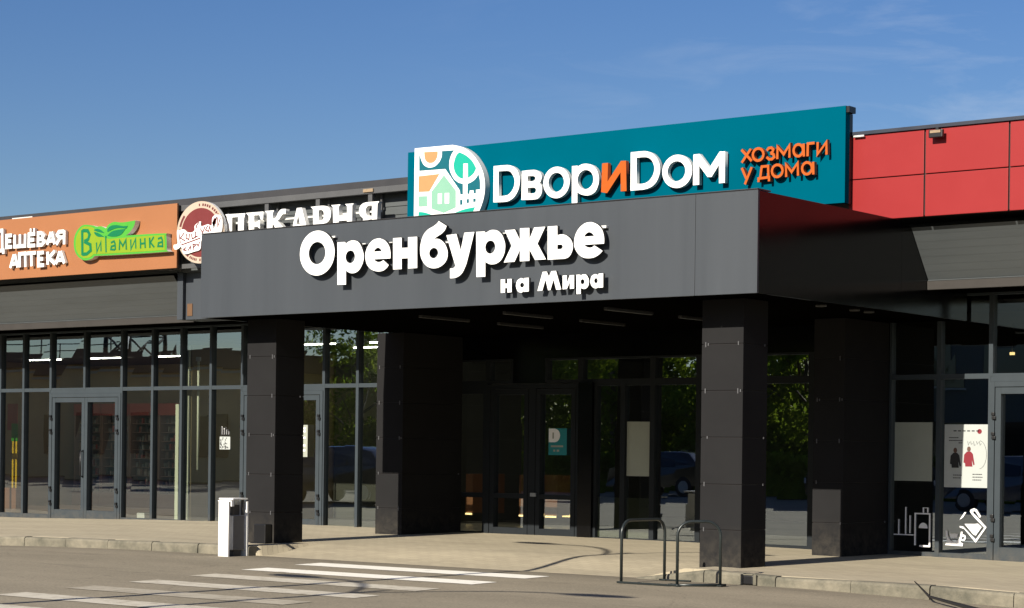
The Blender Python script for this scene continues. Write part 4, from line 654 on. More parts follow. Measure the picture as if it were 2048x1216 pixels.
column(-22.64, -22.06, 25.3, 26.83); column(-14.50, -14.01, 25.5, 26.83)
for x in (-19.05, -17.52, -15.8):
    mb = MB(); mb.box(x-.03, x+.03, 22.2, 23.3, 3.335, 3.378, .008); mb.build('tube_light', M['tube_off'], can)
    mb = MB(); mb.box(x-.03, x+.03, 24.0, 25.1, 3.335, 3.378, .008); mb.build('tube_light', M['tube_off'], can)
for y in (23.2, 24.1, 24.5): 
    mb = MB(); mb.tube([(-13.1, y, 3.379), (-13.1, y, 3.35)], .07, 16); mb.build('downlight', M['tube_off'], can)

# ------------------------------------------------------------------ signs
def place(o, x, y, z):
    for v in o.data.vertices: v.co += Vector((x, y, z))
    return o
# big white lettering on the canopy front
sg = thing('canopy_lettering', 'large white raised lettering across the dark grey canopy front', 'sign', (-17.6, 21.0, 3.37))
for n, loops in MAIN:
    big = max(p[1] for p in loops[0]) - min(p[1] for p in loops[0]) > .25
    place(link('letter', glyph_mesh('letter', loops, .055 if big else .045, [M['white'], M['black_side']]), sg), -17.6, 20.98, 3.37)
for q in STUB:
    (x0, z1), (x1, z0) = q
    mb = MB(); mb.box(-17.6+x0, -17.6+x1, 21.045, 21.098, 3.37+z0+.01, 3.37+z1-.005, .004); mb.build('mounting_bracket', M['white_side'], sg)
# teal household-store sign
ts = thing('teal_store_sign', 'wide teal fascia sign with white and orange raised letters and a house logo', 'sign', (-17.5, 24.6, 4.86))
mb = MB(); mb.box(-21.41, -13.545, 24.6, 24.72, 4.87, 6.19, .004); mb.build('panel', M['teal'], ts)
mb = MB(); mb.box(-13.60, -13.50, 24.62, 24.80, 6.10, 6.185); mb.box(-13.60, -13.56, 24.722, 24.83, 4.87, 6.10); mb.box(-21.40, -13.62, 24.722, 24.80, 4.9, 6.17); mb.build('back_frame', M['black_plastic'], ts)
for n, k, loops in DVOR:
    ms = [M['white'], M['white_side']] if k == 'w' else [M['orange_letter'], M['orange_side']]
    place(link('letter', glyph_mesh('letter', loops, .075, ms), ts), -17.8, 24.49, 4.85)
for n, rg, strokes in HOZ:
    place(link('letter', stroke_mesh('letter', strokes, .036, .07, [M['orange_letter'], M['orange_side']], rings=rg), ts), -17.8, 24.49, 4.85)
lg = place(link('logo', glyph_mesh('logo', LOGO['white'], .12, [M['white'], M['white_side']]), ts), -17.8, 24.47, 4.85)
for key, m in (('teal', 'teal_logo'), ('peach', 'peach'), ('turquoise', 'turq'), ('mint', 'mint'), ('window', 'white')):
    for Lp in LOGO[key]:
        place(link('logo_inlay', glyph_mesh('logo_inlay', [Lp], .004 if key != 'window' else .006, [M[m]]), lg), -17.8, 24.4655 if key != 'window' else 24.463, 4.85)
# bakery lettering on its open frame
bs = thing('bakery_lettering', 'white serif letters standing on an open steel frame above the canopy', 'sign', (-24, 24.8, 4.7))
for n, loops in PEK:
    place(link('letter', glyph_mesh('letter', loops, .09, [M['white'], M['white_side']]), bs), -24, 24.75, 4.7)
mb = MB(); mb.box(-26.0, -22.2, 24.845, 24.885, 5.32, 5.35); mb.box(-26.0, -22.2, 24.845, 24.885, 4.86, 4.89); mb.build('letter_rail', M['white_side'], bs)
# round bakery emblem
cs = thing('round_bakery_emblem', 'round cream and brown-red bakery emblem with a white script band', 'sign', (-26.4, 24.65, 4.7))
o5 = (-27, 24.62, 4.7)
place(link('disc', glyph_mesh('disc', CIRC['cream'], .07, [M['cream'], M['white_side']]), cs), *o5)
place(link('inner_disc', glyph_mesh('inner_disc', CIRC['brown'], .01, [M['brown']]), cs), o5[0], o5[1]-.006, o5[2])
cx = sum(p[0] for p in CIRC['cream'][0])/len(CIRC['cream'][0]); cz = sum(p[1] for p in CIRC['cream'][0])/len(CIRC['cream'][0])
RX = (max(p[0] for p in CIRC['cream'][0])-min(p[0] for p in CIRC['cream'][0]))/2; RZ = (max(p[1] for p in CIRC['cream'][0])-min(p[1] for p in CIRC['cream'][0]))/2
mb = MB(); r = random.Random(3)
for a0, a1, n in ((15, 60, 7), (63, 88, 4), (92, 95, 1), (140, 165, 1), (170, 188, 1), (200, 236, 1), (240, 262, 5), (268, 300, 6), (310, 345, 1)):
    for i in range(n):
        b0 = a0+(a1-a0)*i/n; b1 = a0+(a1-a0)*(i+(.62 if n > 1 else 1))/n; pts = []
        k = 6
        for j in range(k+1): t = math.radians(b0+(b1-b0)*j/k); pts.append((cx+RX*.925*math.cos(t), cz+RZ*.925*math.sin(t)))
        for j in range(k, -1, -1): t = math.radians(b0+(b1-b0)*j/k); pts.append((cx+RX*.845*math.cos(t), cz+RZ*.845*math.sin(t)))
        mb.prism(pts, -.003, .002)
place(mb.build('rim_lettering', M['ink'], cs), *o5)
place(link('script_band', glyph_mesh('script_band', CIRC['band'], .03, [M['white'], M['cream']]), cs), o5[0], o5[1]-.035, o5[2])
place(link('script', stroke_mesh('script', CIRC['ink'], .022, .004, [M['brown'], M['brown']]), cs), o5[0], o5[1]-.038, o5[2])
# pharmacy sign
ps = thing('pharmacy_sign', 'orange fascia sign with white block letters and a lime leaf logo', 'sign', (-31, 24.65, 4.6))
mb = MB(); mb.box(-39.5, -26.98, 24.80, 24.84, 4.625, 5.77, .004); mb.build('panel', M['orange_panel'], ps)
mb = MB(); mb.box(-39.5, -26.99, 24.842, 24.895, 4.64, 5.74); mb.build('back_frame', M['black_plastic'], ps)
mb = MB(); mb.box(-31.6, -31.0, 24.82, 24.86, 5.772, 5.79); mb.build('loose_flashing', M['white_side'], ps)
for n, rg, strokes in APT:
    place(link('letter', stroke_mesh('letter', strokes, .066, .06, [M['white'], M['white_side']], rings=rg), ps), -29.5, 24.72, 4.7)
o4 = (-29.5, 24.68, 4.7)
lb = place(link('logo_board', glyph_mesh('logo_board', [VIT['base']], .11, [M['green_edge'], M['white_side']]), ps), *o4)
place(link('logo_field', glyph_mesh('logo_field', [VIT['inner']], .004, [M['lime']]), lb), o4[0], o4[1]-.0035, o4[2])
for Lp in VIT['leaf']: place(link('logo_leaf', glyph_mesh('logo_leaf', [Lp], .004, [M['green_text']]), lb), o4[0], o4[1]-.0065, o4[2])
for wd, strokes in (( .062, VIT['text'][0][1]), (.034, VIT['text'][1][1])):
    place(link('logo_text', stroke_mesh('logo_text', strokes, wd, .004, [M['green_text'], M['green_text']]), lb), o4[0], o4[1]-.007, o4[2])

# floodlight on the red parapet
fl = thing('floodlight', 'small black floodlight hanging from the red parapet edge', 'lamp', (-12.25, 24.75, 5.76))
mb = MB(); mb.box(-12.36, -12.16, 24.70, 24.76, 5.66, 5.765, .01); mb.build('housing', M['black_plastic'], fl)
mb = MB(); mb.box(-12.335, -12.185, 24.693, 24.699, 5.72, 5.755); mb.build('lens', M['foam'], fl)
mb = MB(); mb.box(-12.28, -12.24, 24.75, 24.83, 5.765, 5.80); mb.build('bracket', M['black_plastic'], fl)
mb = MB(); mb.tube([(-13.52, 24.79, 5.787), (-13.36, 24.79, 5.787)], .016, 8); tag(mb.build('wall_lamp', M['white_side']), 'small white tube lamp at the left end of the red parapet', 'lamp')

# ------------------------------------------------------------------ bin, racks, rod, drain
bn = thing('litter_bin', 'white sheet-metal litter bin by the left front column', 'litter bin', (-21.3, 20.75, -.12))
mb = MB(); mb.box(-21.36, -21.155, 20.50, 20.53, -.14, .665, .004); mb.box(-21.37, -21.09, 20.495, 20.55, .667, .685, .004); mb.box(-21.115, -21.09, 20.50, 20.55, .60, .666, .004)
mb.build('front_post', M['bin_white'], bn)
mb = MB(); mb.box(-21.36, -21.155, 20.87, 20.90, -.14, .665, .004); mb.build('rear_post', M['bin_white'], bn)
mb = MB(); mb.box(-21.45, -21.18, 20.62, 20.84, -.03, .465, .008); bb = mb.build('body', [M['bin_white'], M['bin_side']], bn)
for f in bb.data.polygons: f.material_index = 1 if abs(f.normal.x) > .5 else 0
mb = MB(); mb.box(-21.46, -21.17, 20.60, 20.90, .69, .715, .006); mb.build('lid', M['bin_white'], bn)
mb = MB(); mb.box(-21.22, -21.185, 20.62, 20.65, .47, .688); mb.box(-21.22, -21.185, 20.81, 20.84, .47, .688); mb.box(-21.45, -21.41, 20.62, 20.65, .47, .688); mb.box(-21.4, -21.23, 20.67, 20.79, .47, .62); mb.build('inner_frame', M['bin_dark'], bn)
mb = MB(); mb.box(-21.32, -21.2, 20.66, 20.8, -.13, -.035); mb.build('foot', M['bin_dark'], bn)

bt = thing('bait_box', 'small black box standing against the foot of the left front column', 'box', (-21.63, 21.7, .03))
MB().box(-21.75, -21.51, 21.60, 21.745, .0, .31, .012).build('body', M['black_plastic'], bt); MB().box(-21.80, -21.50, 21.58, 21.745, .0, .035, .004).build('base', M['black_plastic'], bt)

def rack(name, a, b, h, label):
    a, b = Vector(a), Vector(b); u = (b-a).normalized(); r = .17; up = Vector((0, 0, 1))
    t = thing(name, label, 'bicycle rack', a, 'tubular bicycle racks by the right column')
    pts = [a]
    for k in range(9):
        q = PI/2*k/8; pts.append(a + up*(h-r) + up*r*math.sin(q) + u*r*(1-math.cos(q)))
    for k in range(9):
        q = PI/2*k/8; pts.append(b + up*(h-r) + up*r*math.cos(q) - u*r*(1-math.sin(q)))
    pts.append(b)
    MB().tube(pts, .0185, 12).build('hoop', M['steel'], t)
    return t, a, b
t1, a1, b1 = rack('bicycle_rack', (-13.92, 19.95, -.118), (-13.885, 20.82, -.118), .745, 'left tubular hoop bicycle rack standing clear of the column')
mb = MB(); mb.box(-13.97, -13.24, 19.925, 19.965, -.122, -.10, .004); mb.build('base_bar', M['steel'], t1)
mb = MB(); mb.box(-13.95, -13.5, 20.80, 20.835, -.122, -.105, .004); mb.build('base_bar', M['steel'], t1)
t2, a2, b2 = rack('bicycle_rack', (-13.165, 20.01, -.12), (-12.80, 20.37, -.12), .755, 'right tubular hoop bicycle rack standing in front of the column foot')
MB().bar((-13.25, 19.94, -.11), (-12.75, 20.42, -.11), .03).build('base_bar', M['steel'], t2)
MB().bar((-13.28, 20.06, -.112), (-13.10, 19.94, -.112), .03).build('foot_plate', M['steel'], t2)
for mbp, t in (((-13.885, 20.82), t1), ((-12.80, 20.37), t2)):
    MB().box(mbp[0]-.04, mbp[0]+.04, mbp[1]-.04, mbp[1]+.04, -.124, -.108, .003).build('foot_plate', M['steel'], t)
mb = MB(); mb.tube([(-10.62, 21.02, .012), (-10.2, 20.55, -.115), (-9.25, 19.7, -.16), (-7.6, 18.2, -.165)], [.006, .014, .026, .03], 10)
tag(mb.build('steel_rod', M['rod']), 'dark bent steel rod lying over the kerb onto the asphalt', 'rod')
dr = thing('drain_outlet', 'black drain mouth in the kerb beside the right front column', 'drain', (-12.73, 20.9, -.1))
mb = MB(); mb.box(-12.80, -12.66, 20.872, 20.892, -.12, -.012, .012); mb.build('mouth', M['black_plastic'], dr)
mb = MB(); mb.box(-12.845, -12.802, 20.868, 20.90, -.125, .0, .008); mb.box(-12.658, -12.615, 20.868, 20.90, -.125, .0, .008); mb.box(-12.80, -12.66, 20.868, 20.90, -.01, .004, .004); mb.build('surround', M['kerb'], dr)

# ------------------------------------------------------------------ street lamps behind the photographer's left (their shadows cross the road)
def street_lamp(x, y, h, label, lx=2.0, rx=1.7):
    t = thing('street_lamp', label, 'street lamp', (x, y, -.12), 'double-arm street lamps of the car park')
    MB().tube([(x, y, -.2), (x, y, 1.2), (x, y, h)], [.075, .065, .05], 14).build('pole', M['galv'], t)
    for s, ln in ((-1, lx), (1, rx)):
        pts = []
        for k in range(13):
            q = k/12; pts.append((x+s*ln*q, y, h-.35+ .95*(1-(1-q)**2.2)))
        MB().tube(pts, .03, 10).build('arm', M['galv'], t)
        e = pts[-1]
        mb = MB(); n = 10; rings = []
        prof = [(0,.03,.03),(.12,.10,.055),(.35,.15,.075),(.65,.14,.07),(.85,.08,.04),(.92,.02,.02)]
        for d, wy, hz in prof:
            rings.append([mb.bm.verts.new((e[0]+s*d, e[1]+wy*math.cos(2*PI*k/n), e[2]+.06*d+hz*math.sin(2*PI*k/n))) for k in range(n)])
        for i in range(len(rings)-1):
            for k in range(n): mb.bm.faces.new((rings[i][k], rings[i][(k+1)%n], rings[i+1][(k+1)%n], rings[i+1][k])).smooth = True
        mb.bm.faces.new(rings[0]); mb.bm.faces.new(rings[-1])
        mb.build('lamp_head', M['galv'], t)
    return t
street_lamp(-16.08, 9.3, 7.9, 'grey double-arm street lamp, the nearer one to the shop entrance', 2.0, .75)
street_lamp(-14.68, 2.3, 7.9, 'grey double-arm street lamp farther out in the car park', 2.0, 1.6)

# ------------------------------------------------------------------ posters and vinyls on the glass
YG = 26.888
def flat(mb, x0, x1, z0, z1, y=YG, t=.004): return mb.box(x0, x1, y-t, y, z0, z1)
po = thing('white_poster', 'pale poster with a red-aproned figure and small print, half in shade', 'poster', (-12.79, YG, 1.46))
flat(MB(), -13.14, -12.47, 1.00, 1.90).build('sheet', M['paper'], po)
mb = MB(); r = random.Random(4)
for z, xa, xb in ((1.705, -13.07, -12.91), (1.665, -13.07, -12.86), (1.63, -12.92, -12.86), (1.185, -12.70, -12.55), (1.145, -12.70, -12.54), (1.105, -12.70, -12.56), (1.17, -13.0, -12.86), (1.13, -13.0, -12.88)):
    x = xa
    while x < xb-.01:
        e = min(x+r.uniform(.015, .035), xb); mb.box(x, e-.005, YG-.0062, YG-.0042, z, z+.012); x = e
for i in range(6): mb.box(-13.0+.07*i, -12.955+.07*i, YG-.0062, YG-.0042, 1.80, 1.815)
mb.build('printed_text', M['text_dark'], po)
mb = MB(); mb.tube([(-12.6+.11*math.cos(t*.3)*1.0, YG-.005, 1.47+.2*math.sin(t*.3)) for t in range(-5, 6)], .0025, 5)
for i in range(5): mb.tube([(-12.78+.045*i, YG-.005, 1.66), (-12.77+.045*i, YG-.005, 1.60+.015*(i%2)), (-12.75+.045*i, YG-.005, 1.65-.02*(i%3))], .003, 5)
mb.build('line_drawing', M['text_dark'], po)
def figure(x, z, s, cm, ap):
    body = [(-.055,0),(.06,0),(.05,.10),(.075,.02),(.095,.03),(.065,.19),(.03,.225),(-.03,.225),(-.075,.18),(-.085,.06),(-.06,.05)]
    mb = MB(); mb.prism([(x+p[0]*s, z+p[1]*s) for p in body], YG-.0062, YG-.0042); mb.build('figure_clothing', M[ap], po)
    mb = MB(); mb.prism([(x+.03*s*math.cos(t*PI/8), z+.262*s+.04*s*math.sin(t*PI/8)) for t in range(16)], YG-.0064, YG-.0042); mb.build('figure_head', M[cm], po)
figure(-12.97, 1.28, .95, 'skin', 'text_dark'); figure(-12.76, 1.30, .95, 'skin', 'apron')
mb = MB(); mb.prism([(-12.60+.035*math.cos(t*PI/8), 1.80+.035*math.sin(t*PI/8)) for t in range(16)], YG-.0062, YG-.0042); mb.build('round_emblem', M['apron'], po)
tag(flat(MB(), -13.93, -13.33, 1.08, 1.93).build('frosted_panel', M['paper_grey']), 'plain grey frosted panel on the glass left of the pale poster', 'panel')
tag(flat(MB(), -18.68, -18.22, 1.07, 1.94).build('notice_panel', M['paper_grey']), 'blank grey sheet on the entrance glazing right of the doors', 'panel')
dp = thing('teal_door_poster', 'small teal poster with a white letter D on the entrance door', 'poster', (-20.0, YG, 1.6))
flat(MB(), -20.2, -19.83, 1.39, 1.83, 26.822).build('sheet', M['sticker_teal'], dp)
mb = MB(); Dp = [(-20.195, 1.60), (-20.195, 1.825)] + [(-20.08+.115*math.sin(t*PI/10), 1.7125+.1125*math.cos(t*PI/10)) for t in range(11)]
mb.prism(Dp, 26.8155, 26.8175); mb.build('letter', M['icon'], dp)
mb = MB(); mb.box(-20.15, -19.9, 26.8155, 26.8175, 1.52, 1.55); mb.box(-20.10, -20.06, 26.8155, 26.8175, 1.445, 1.48); mb.box(-20.03, -19.98, 26.8155, 26.8175, 1.445, 1.48); mb.box(-20.12, -20.09, 26.8145, 26.8154, 1.66, 1.76); mb.build('printed_text', M['paper_grey'], dp)
nt1 = thing('door_notice', 'white notice with bold black lines on the left door', 'notice', (-25.8, YG, 1.6))
flat(MB(), -25.98, -25.66, 1.30, 1.88, 26.82).build('sheet', M['paper_grey'], nt1)
mb = MB()
for z in (1.80, 1.745, 1.63, 1.49, 1.40): mb.box(-25.96, -25.71, 26.812, 26.8155, z, z+.035)
mb.build('printed_text', M['icon'], nt1)
cl = thing('window_flyer', 'small picture flyer stuck inside the glazing behind the litter bin', 'flyer', (-27.85, YG, 1.6))
flat(MB(), -28.0, -27.72, 1.42, 1.66, 26.886).build('sheet', M['paper'], cl)
mb = MB(); r = random.Random(9)
for i in range(26): x = r.uniform(-27.99, -27.76); z = r.uniform(1.43, 1.63); mb.box(x, x+r.uniform(.01, .035), 26.879-.0001*i, 26.8815, z, z+r.uniform(.01, .03))
for i in range(4): mb.box(-27.97+.06*i, -27.94+.06*i, 26.879, 26.8815, 1.68, 1.84-.04*(i%2))
mb.build('printed_picture', M['text_dark'], cl)
mb = MB(); 
for i in range(4): mb.box(-27.95+.06*i, -27.935+.06*i, 26.882, 26.886, 1.70, 1.85-.03*i)
mb.build('printed_letters', M['icon'], cl)
# coffee icon
ic = thing('coffee_vinyl', 'white vinyl picture of a kettle pouring into a cup', 'window sticker', (-12.85, YG, .3))
def P2(px):   # sketch units to wall metres
    return [(-13.105+(p[0]-465)/1124*268/120.5, .40-(p[1]-990)/1216*290/116.0) for p in px]
for poly in ([(465,1000),(478,1000),(485,1040),(500,1065),(530,1078),(560,1065),(578,1040),(585,1005),(598,1005),(592,1050),(580,1078),(603,1085),(600,1105),(463,1102),(467,1088),(480,1075),(468,1040)],
             [(497,1020),(562,1020),(556,1045),(530,1052),(503,1045)], [(612,950),(690,948),(715,945),(745,968),(700,1028),(680,1020)],
             [(575,965),(600,968),(700,1055),(765,972),(690,905),(665,880),(652,862),(660,848),(685,840),(705,848),(740,895),(728,905),(695,862),(680,858),(678,872),(712,902),(782,968),(700,1078),(610,985),(572,975)],
             [(570,925),(592,895),(610,870),(625,868),(600,905),(585,915)], [(588,1035),(600,1022),(620,1030),(625,1050),(612,1066),(590,1068),(590,1058),(607,1055),(612,1045),(605,1036),(595,1042)]):
    mb = MB(); mb.prism(P2(poly), YG-.004, YG); mb.build('vinyl_shape', M['icon'], ic)
tl = thing('tools_vinyl', 'white vinyl picture of utensils and a framed box, low on the shaded glass', 'window sticker', (-13.6, YG, .35))
mb = MB()
for x0, x1, z0, z1 in ((-13.60,-13.575,.15,.62), (-13.37,-13.345,.22,.62), (-13.574,-13.372,.60,.62), (-13.47,-13.45,.625,.70), (-13.40,-13.38,.625,.70), (-13.449,-13.401,.69,.70), (-13.86,-13.84,.30,.52), (-13.75,-13.73,.30,.70), (-13.68,-13.66,.32,.58), (-13.93,-13.61,.29,.305)):
    mb.box(x0, x1, YG-.004, YG, z0, z1)
mb.prism([(-13.46+.07*math.cos(t*PI/10), .40+.08*math.sin(t*PI/10)) for t in range(11)], YG-.004, YG)
mb.prism([(-13.52,.13),(-13.345,.13),(-13.345,.215),(-13.37,.215),(-13.37,.155),(-13.52,.155)], YG-.004, YG)
mb.build('vinyl_shape', M['icon'], tl)

# ------------------------------------------------------------------ things inside the shops
def shelf_unit(x, label):
    t = thing('pharmacy_shelf', label, 'shelving', (x, 32.7, .03), 'pharmacy shelving along the rear wall')
    mb = MB(); mb.box(x-.49, x+.49, 32.35, 32.95, .03, .36); mb.build('plinth', M['wood'], t)
    mb = MB(); mb.box(x-.49, x-.45, 32.4, 32.95, .36, 2.2); mb.box(x+.45, x+.49, 32.4, 32.95, .36, 2.2)
    for k in range(9): mb.box(x-.45, x+.45, 32.45, 32.95, .36+.205*k, .375+.205*k)
    mb.build('frame', M['shelf'], t)
    mb = MB(); mb.box(x-.49, x+.49, 32.38, 32.95, 2.2, 2.48); mb.build('header', M['redhead'], t)
    r = random.Random(int(x*7)); ms = [M['goods_a'], M['paper_grey'], M['redhead'], M['goods_b'], M['shelf'], M['greywall'], M['goods_a']]
    mb = MB()
    for k in range(9):
        xx = x-.44
        while xx < x+.40:
            w = r.uniform(.025, .10)
            if r.random() < .9: mb.box(xx, min(xx+w, x+.445), 32.5+r.uniform(0,.12), 32.8, .376+.205*k, .376+.205*k+r.uniform(.06, .17), mi=r.randrange(7))
            xx += w+r.uniform(.003, .03)
    mb.build('stock', ms, t)
for i in range(9):
    shelf_unit(-38.3+1.0*i, 'orange-wood pharmacy shelf unit with red header, along the rear wall')
bn2 = thing('display_banner', 'narrow yellow and red display banner standing inside the far left glazing', 'banner', (-37.2, 29.4, .03))
MB().box(-37.33, -37.16, 29.4, 29.42, .5, 1.55).build('sheet', M['yellow'], bn2); MB().box(-37.36, -37.15, 29.4, 29.42, 1.55, 1.95).build('header', M['green_edge'], bn2); MB().box(-37.55, -37.2, 29.43, 29.45, 1.8, 2.4).build('top_panel', M['redhead'], bn2); MB().box(-37.5, -37.05, 29.3, 29.55, .03, .5).build('stand', M['wood'], bn2)
for x in (-37.0, -34.8, -32.6, -30.4):
    t = thing('ceiling_light', 'long white ceiling light inside the pharmacy', 'lamp', (x, 30, 3.4), 'pharmacy ceiling lights'); MB().box(x-.6, x+.6, 29.98, 30.02, 3.40, 3.416).build('tube', M['lamp'], t)
for x, y in ((-27.4, 28.9), (-25.6, 28.9), (-25.2, 30.0), (-24.0, 29.2), (-27.2, 30.2)):
    t = thing('ceiling_light', 'white ceiling strip light inside the empty shop unit', 'lamp', (x, y, 3.4), 'strip lights in the empty unit'); MB().box(x-.45, x+.45, y-.015, y+.015, 3.475, 3.495).build('tube', M['lamp'], t)
for x, y in ((-27.8, 34.5), (-27.9, 35.6), (-21.6, 31.0), (-21.7, 32.0), (-21.8, 33.0), (-18.6, 31.5)):
    if x < -22.5: continue
    t = thing('ceiling_light', 'white ceiling strip light deep inside the entrance hall', 'lamp', (x, y, 3.4), 'strip lights in the hall'); MB().box(x-.35, x+.35, y-.03, y+.03, 3.40, 3.45).build('tube', M['lamp'], t)
for x, w in ((-25.28, .09), (-23.9, .14), (-23.27, .14)):
    t = thing('display_counter', 'dark brown plinth with a warm lit strip inside the entrance hall', 'counter', (x, 31, .03), 'hall counters')
    MB().box(x-w, x+w, 31, 31.4, .24, 1.0).build('cabinet', M['wood'], t); MB().box(x-w+.01, x+w-.01, 30.98, 30.997, .20, .235).build('light_strip', M['warm_lamp'], t)
    MB().box(x-w, x+w, y, y+.5, .22, 1.0).build('cabinet', M['wood'], t); MB().box(x-w+.05, x+w-.05, y-.02, y-.003, .20, .25).build('light_strip', M['warm_lamp'], t)
tb = thing('leaning_tube', 'thin white pole standing behind the glass in the empty unit', 'pole', (-28.6, 27.05, 1)); MB().tube([(-28.78, 27.06, 1.02), (-28.79, 27.06, 3.14)], .022, 8).build('pole', M['strip'], tb); MB().tube([(-28.79, 27.06, 3.1), (-28.79, 27.06, 3.18)], .05, 10).build('pole_cap', M['icon'], tb)
cf = thing('cafe_counter', 'dark counter with a red menu board inside the right-hand shop', 'counter', (-12, 31, 0)); MB().box(-13.6, -9.5, 31, 31.7, .03, 1.1).build('counter', M['darkwall'], cf); MB().box(-12.6, -11.2, 32.8, 32.9, 1.9, 2.7).build('menu_board', M['redhead'], cf)
for x in (-13.3, -12.2, -11.1):
    t = thing('pendant_light', 'small warm pendant lamp inside the right-hand shop', 'lamp', (x, 29.5, 3.0), 'cafe pendant lamps'); MB().tube([(x, 29.5, 3.02), (x, 29.5, 3.06)], .04, 10).build('bulb', M['warm_lamp'], t); MB().tube([(x, 29.5, 3.06), (x, 29.5, 3.5)], .006, 6).build('cord', M['black_plastic'], t)
ch = thing('floor_scale', 'small white box on the floor just inside the pharmacy glazing', 'box', (-30.45, 27.2, .03)); MB().box(-30.56, -30.34, 27.12, 27.32, .03, .15, .01).build('body', M['icon'], ch); MB().box(-30.53, -30.37, 27.15, 27.29, .152, .16).build('plate', M['greywall'], ch)

# ------------------------------------------------------------------ what the glass mirrors: the far side of the car park
ob = thing('tan_building', 'single-storey tan building with a dark roof edge and roof railing across the car park', 'building', (-84, -16, -.12))
MB().box(-112, -70.5, -30, -16.2, -.3, 5.5).build('wall', M['tan'], ob)
MB().box(-112.5, -70.0, -30.5, -15.6, 5.5, 6.35).build('roof', M['darkroof'], ob)
mb = MB()
for i in range(9): mb.box(-108+4.2*i, -106.6+4.2*i, -16.28, -16.12, 1.1, 3.2)
mb.build('window', M['carglass'], ob)
MB().box(-112, -70.5, -16.16, -16.02, 5.3, 5.42).build('eaves_trim', M['paper'], ob)
mb = MB(); x = -112
while x < -80: mb.tube([(x, -16, 6.35), (x, -16, 7.2)], .035, 6); x += 2.4
for z in (6.8, 7.2): mb.tube([(-112, -16, z), (-80, -16, z)], .03, 6)
mb.build('railing', M['darkroof'], ob)
tw = thing('lattice_mast', 'steel lattice mast rising behind the tan building', 'mast', (-97, -32, 0)); mb = MB(); H0 = 26
def cor(k, z): w = 1.5*(1-z/60); return Vector((-97+w*(1 if k in (0, 3) else -1), -32+w*(1 if k in (0, 1) else -1), z))
for k in range(4):
    mb.bar(cor(k, 0), cor(k, H0), .22)
    z = 0
    while z < H0-1.6:
        mb.bar(cor(k, z), cor((k+1)%4, z+1.7), .09); mb.bar(cor((k+1)%4, z), cor(k, z+1.7), .09); mb.bar(cor(k, z+1.7), cor((k+1)%4, z+1.7), .09); z += 1.7
mb.build('frame', M['darkroof'], tw); MB().tube([(-95.6, -30.3, 6.3), (-94.6, -29.8, 8.8)], .28, 10).build('antenna', M['icon'], tw)

ofb = thing('dark_office_block', 'dark grey flat-roofed block across the car park, mirrored in the right-hand shop glass', 'building', (-28, -24, -.1))
MB().box(-40.2, -14, -36, -24, -.3, 13).build('wall', M['greywall'], ofb)
MB().box(-40.4, -13.8, -36.2, -23.8, 13, 13.5).build('roof', M['darkroof'], ofb)
for k in range(8):
    for z in (1.2, 4.4, 7.6):
        f = MB().box(-39.4+3.1*k, -37.6+3.1*k, -24.03, -23.96, z, z+1.8).build('window', M['carglass'], ofb); MB().box(-39.5+3.1*k, -37.5+3.1*k, -24.0, -23.9, z-.1, z-.02).build('sill', M['galv'], f)
# trees
def make_tree(h, seed, label):
    r = random.Random(seed)
    t = thing('deciduous_tree', label, 'tree', (0, 0, -.1), 'trees along the far side of the car park')
    mb = MB(); tips = []
    mb.tube([(0, 0, -.2), (r.uniform(-.1, .1), r.uniform(-.1, .1), h*.25), (r.uniform(-.3, .3), r.uniform(-.3, .3), h*.55), (r.uniform(-.4, .4), r.uniform(-.4, .4), h*.9)], [.22, .17, .11, .03], 8)
    for i in range(11):
        a = r.uniform(0, 2*PI); z0 = h*r.uniform(.16, .6); l = h*r.uniform(.2, .36)
        p1 = Vector((math.cos(a)*l*.5, math.sin(a)*l*.5, z0+l*.35)); p2 = Vector((math.cos(a)*l, math.sin(a)*l, z0+l*.75)); tips += [p1, p2]
        mb.tube([(0, 0, z0), p1, p2], [.08, .05, .015], 6)
    mb.build('trunk', M['bark'], t)
    bm = bmesh.new(); cl = []
    for i in range(60):
        a = r.uniform(0, 2*PI); zz = r.uniform(.12, 1.0); rad = h*.36*math.sin(min(1, zz*1.15)*PI*.85+.25)*r.uniform(.35, 1.05)
        cl.append((Vector((math.cos(a)*rad, math.sin(a)*rad, h*zz)), h*r.uniform(.05, .11)))
    for c, R in cl:
        for k in range(250):
            d = Vector((r.gauss(0, 1), r.gauss(0, 1), r.gauss(0, .75))); p = c + d.normalized()*R*r.random()**.4
            s = r.uniform(.085, .165); u = Vector((r.gauss(0,1), r.gauss(0,1), r.gauss(0,1))).normalized(); v = u.orthogonal().normalized()
            bm.faces.new([bm.verts.new(p+q) for q in (u*s, v*s*.6, -u*s, -v*s*.6)])
    me = bpy.data.meshes.new('crown'); bm.to_mesh(me); bm.free(); me.materials.append(M['leaf']); link('crown', me, t)
    return t
TL = 'green leafy tree in the row across the car park, mirrored in the entrance glass'
protos = [make_tree(11.0, 1, TL), make_tree(9.5, 2, TL), make_tree(12.5, 3, TL)]
spots = [(-67,-20),(-62.5,-25),(-58,-19),(-54.5,-24),(-51,-18.5),(-47.5,-23),(-44.8,-18),(-42.8,-21),(-56,-31),(-46,-31),(-64,-33),(-70,-29),(-50,-29),(-60,-31)]
r = random.Random(11)
for i, (x, y) in enumerate(spots):
    p = protos[i % 3]
    if i < 3: p.location = (x, y, -.1); p.rotation_euler = (0, 0, r.uniform(0, 6))
    else: copy_tree(p, (x, y, -.1), r.uniform(0, 6), r.uniform(.85, 1.15))
hd = thing('clipped_hedge', 'long clipped green hedge along the far kerb of the car park', 'hedge', (-48, -14, -.1))
bm = bmesh.new(); r = random.Random(5)
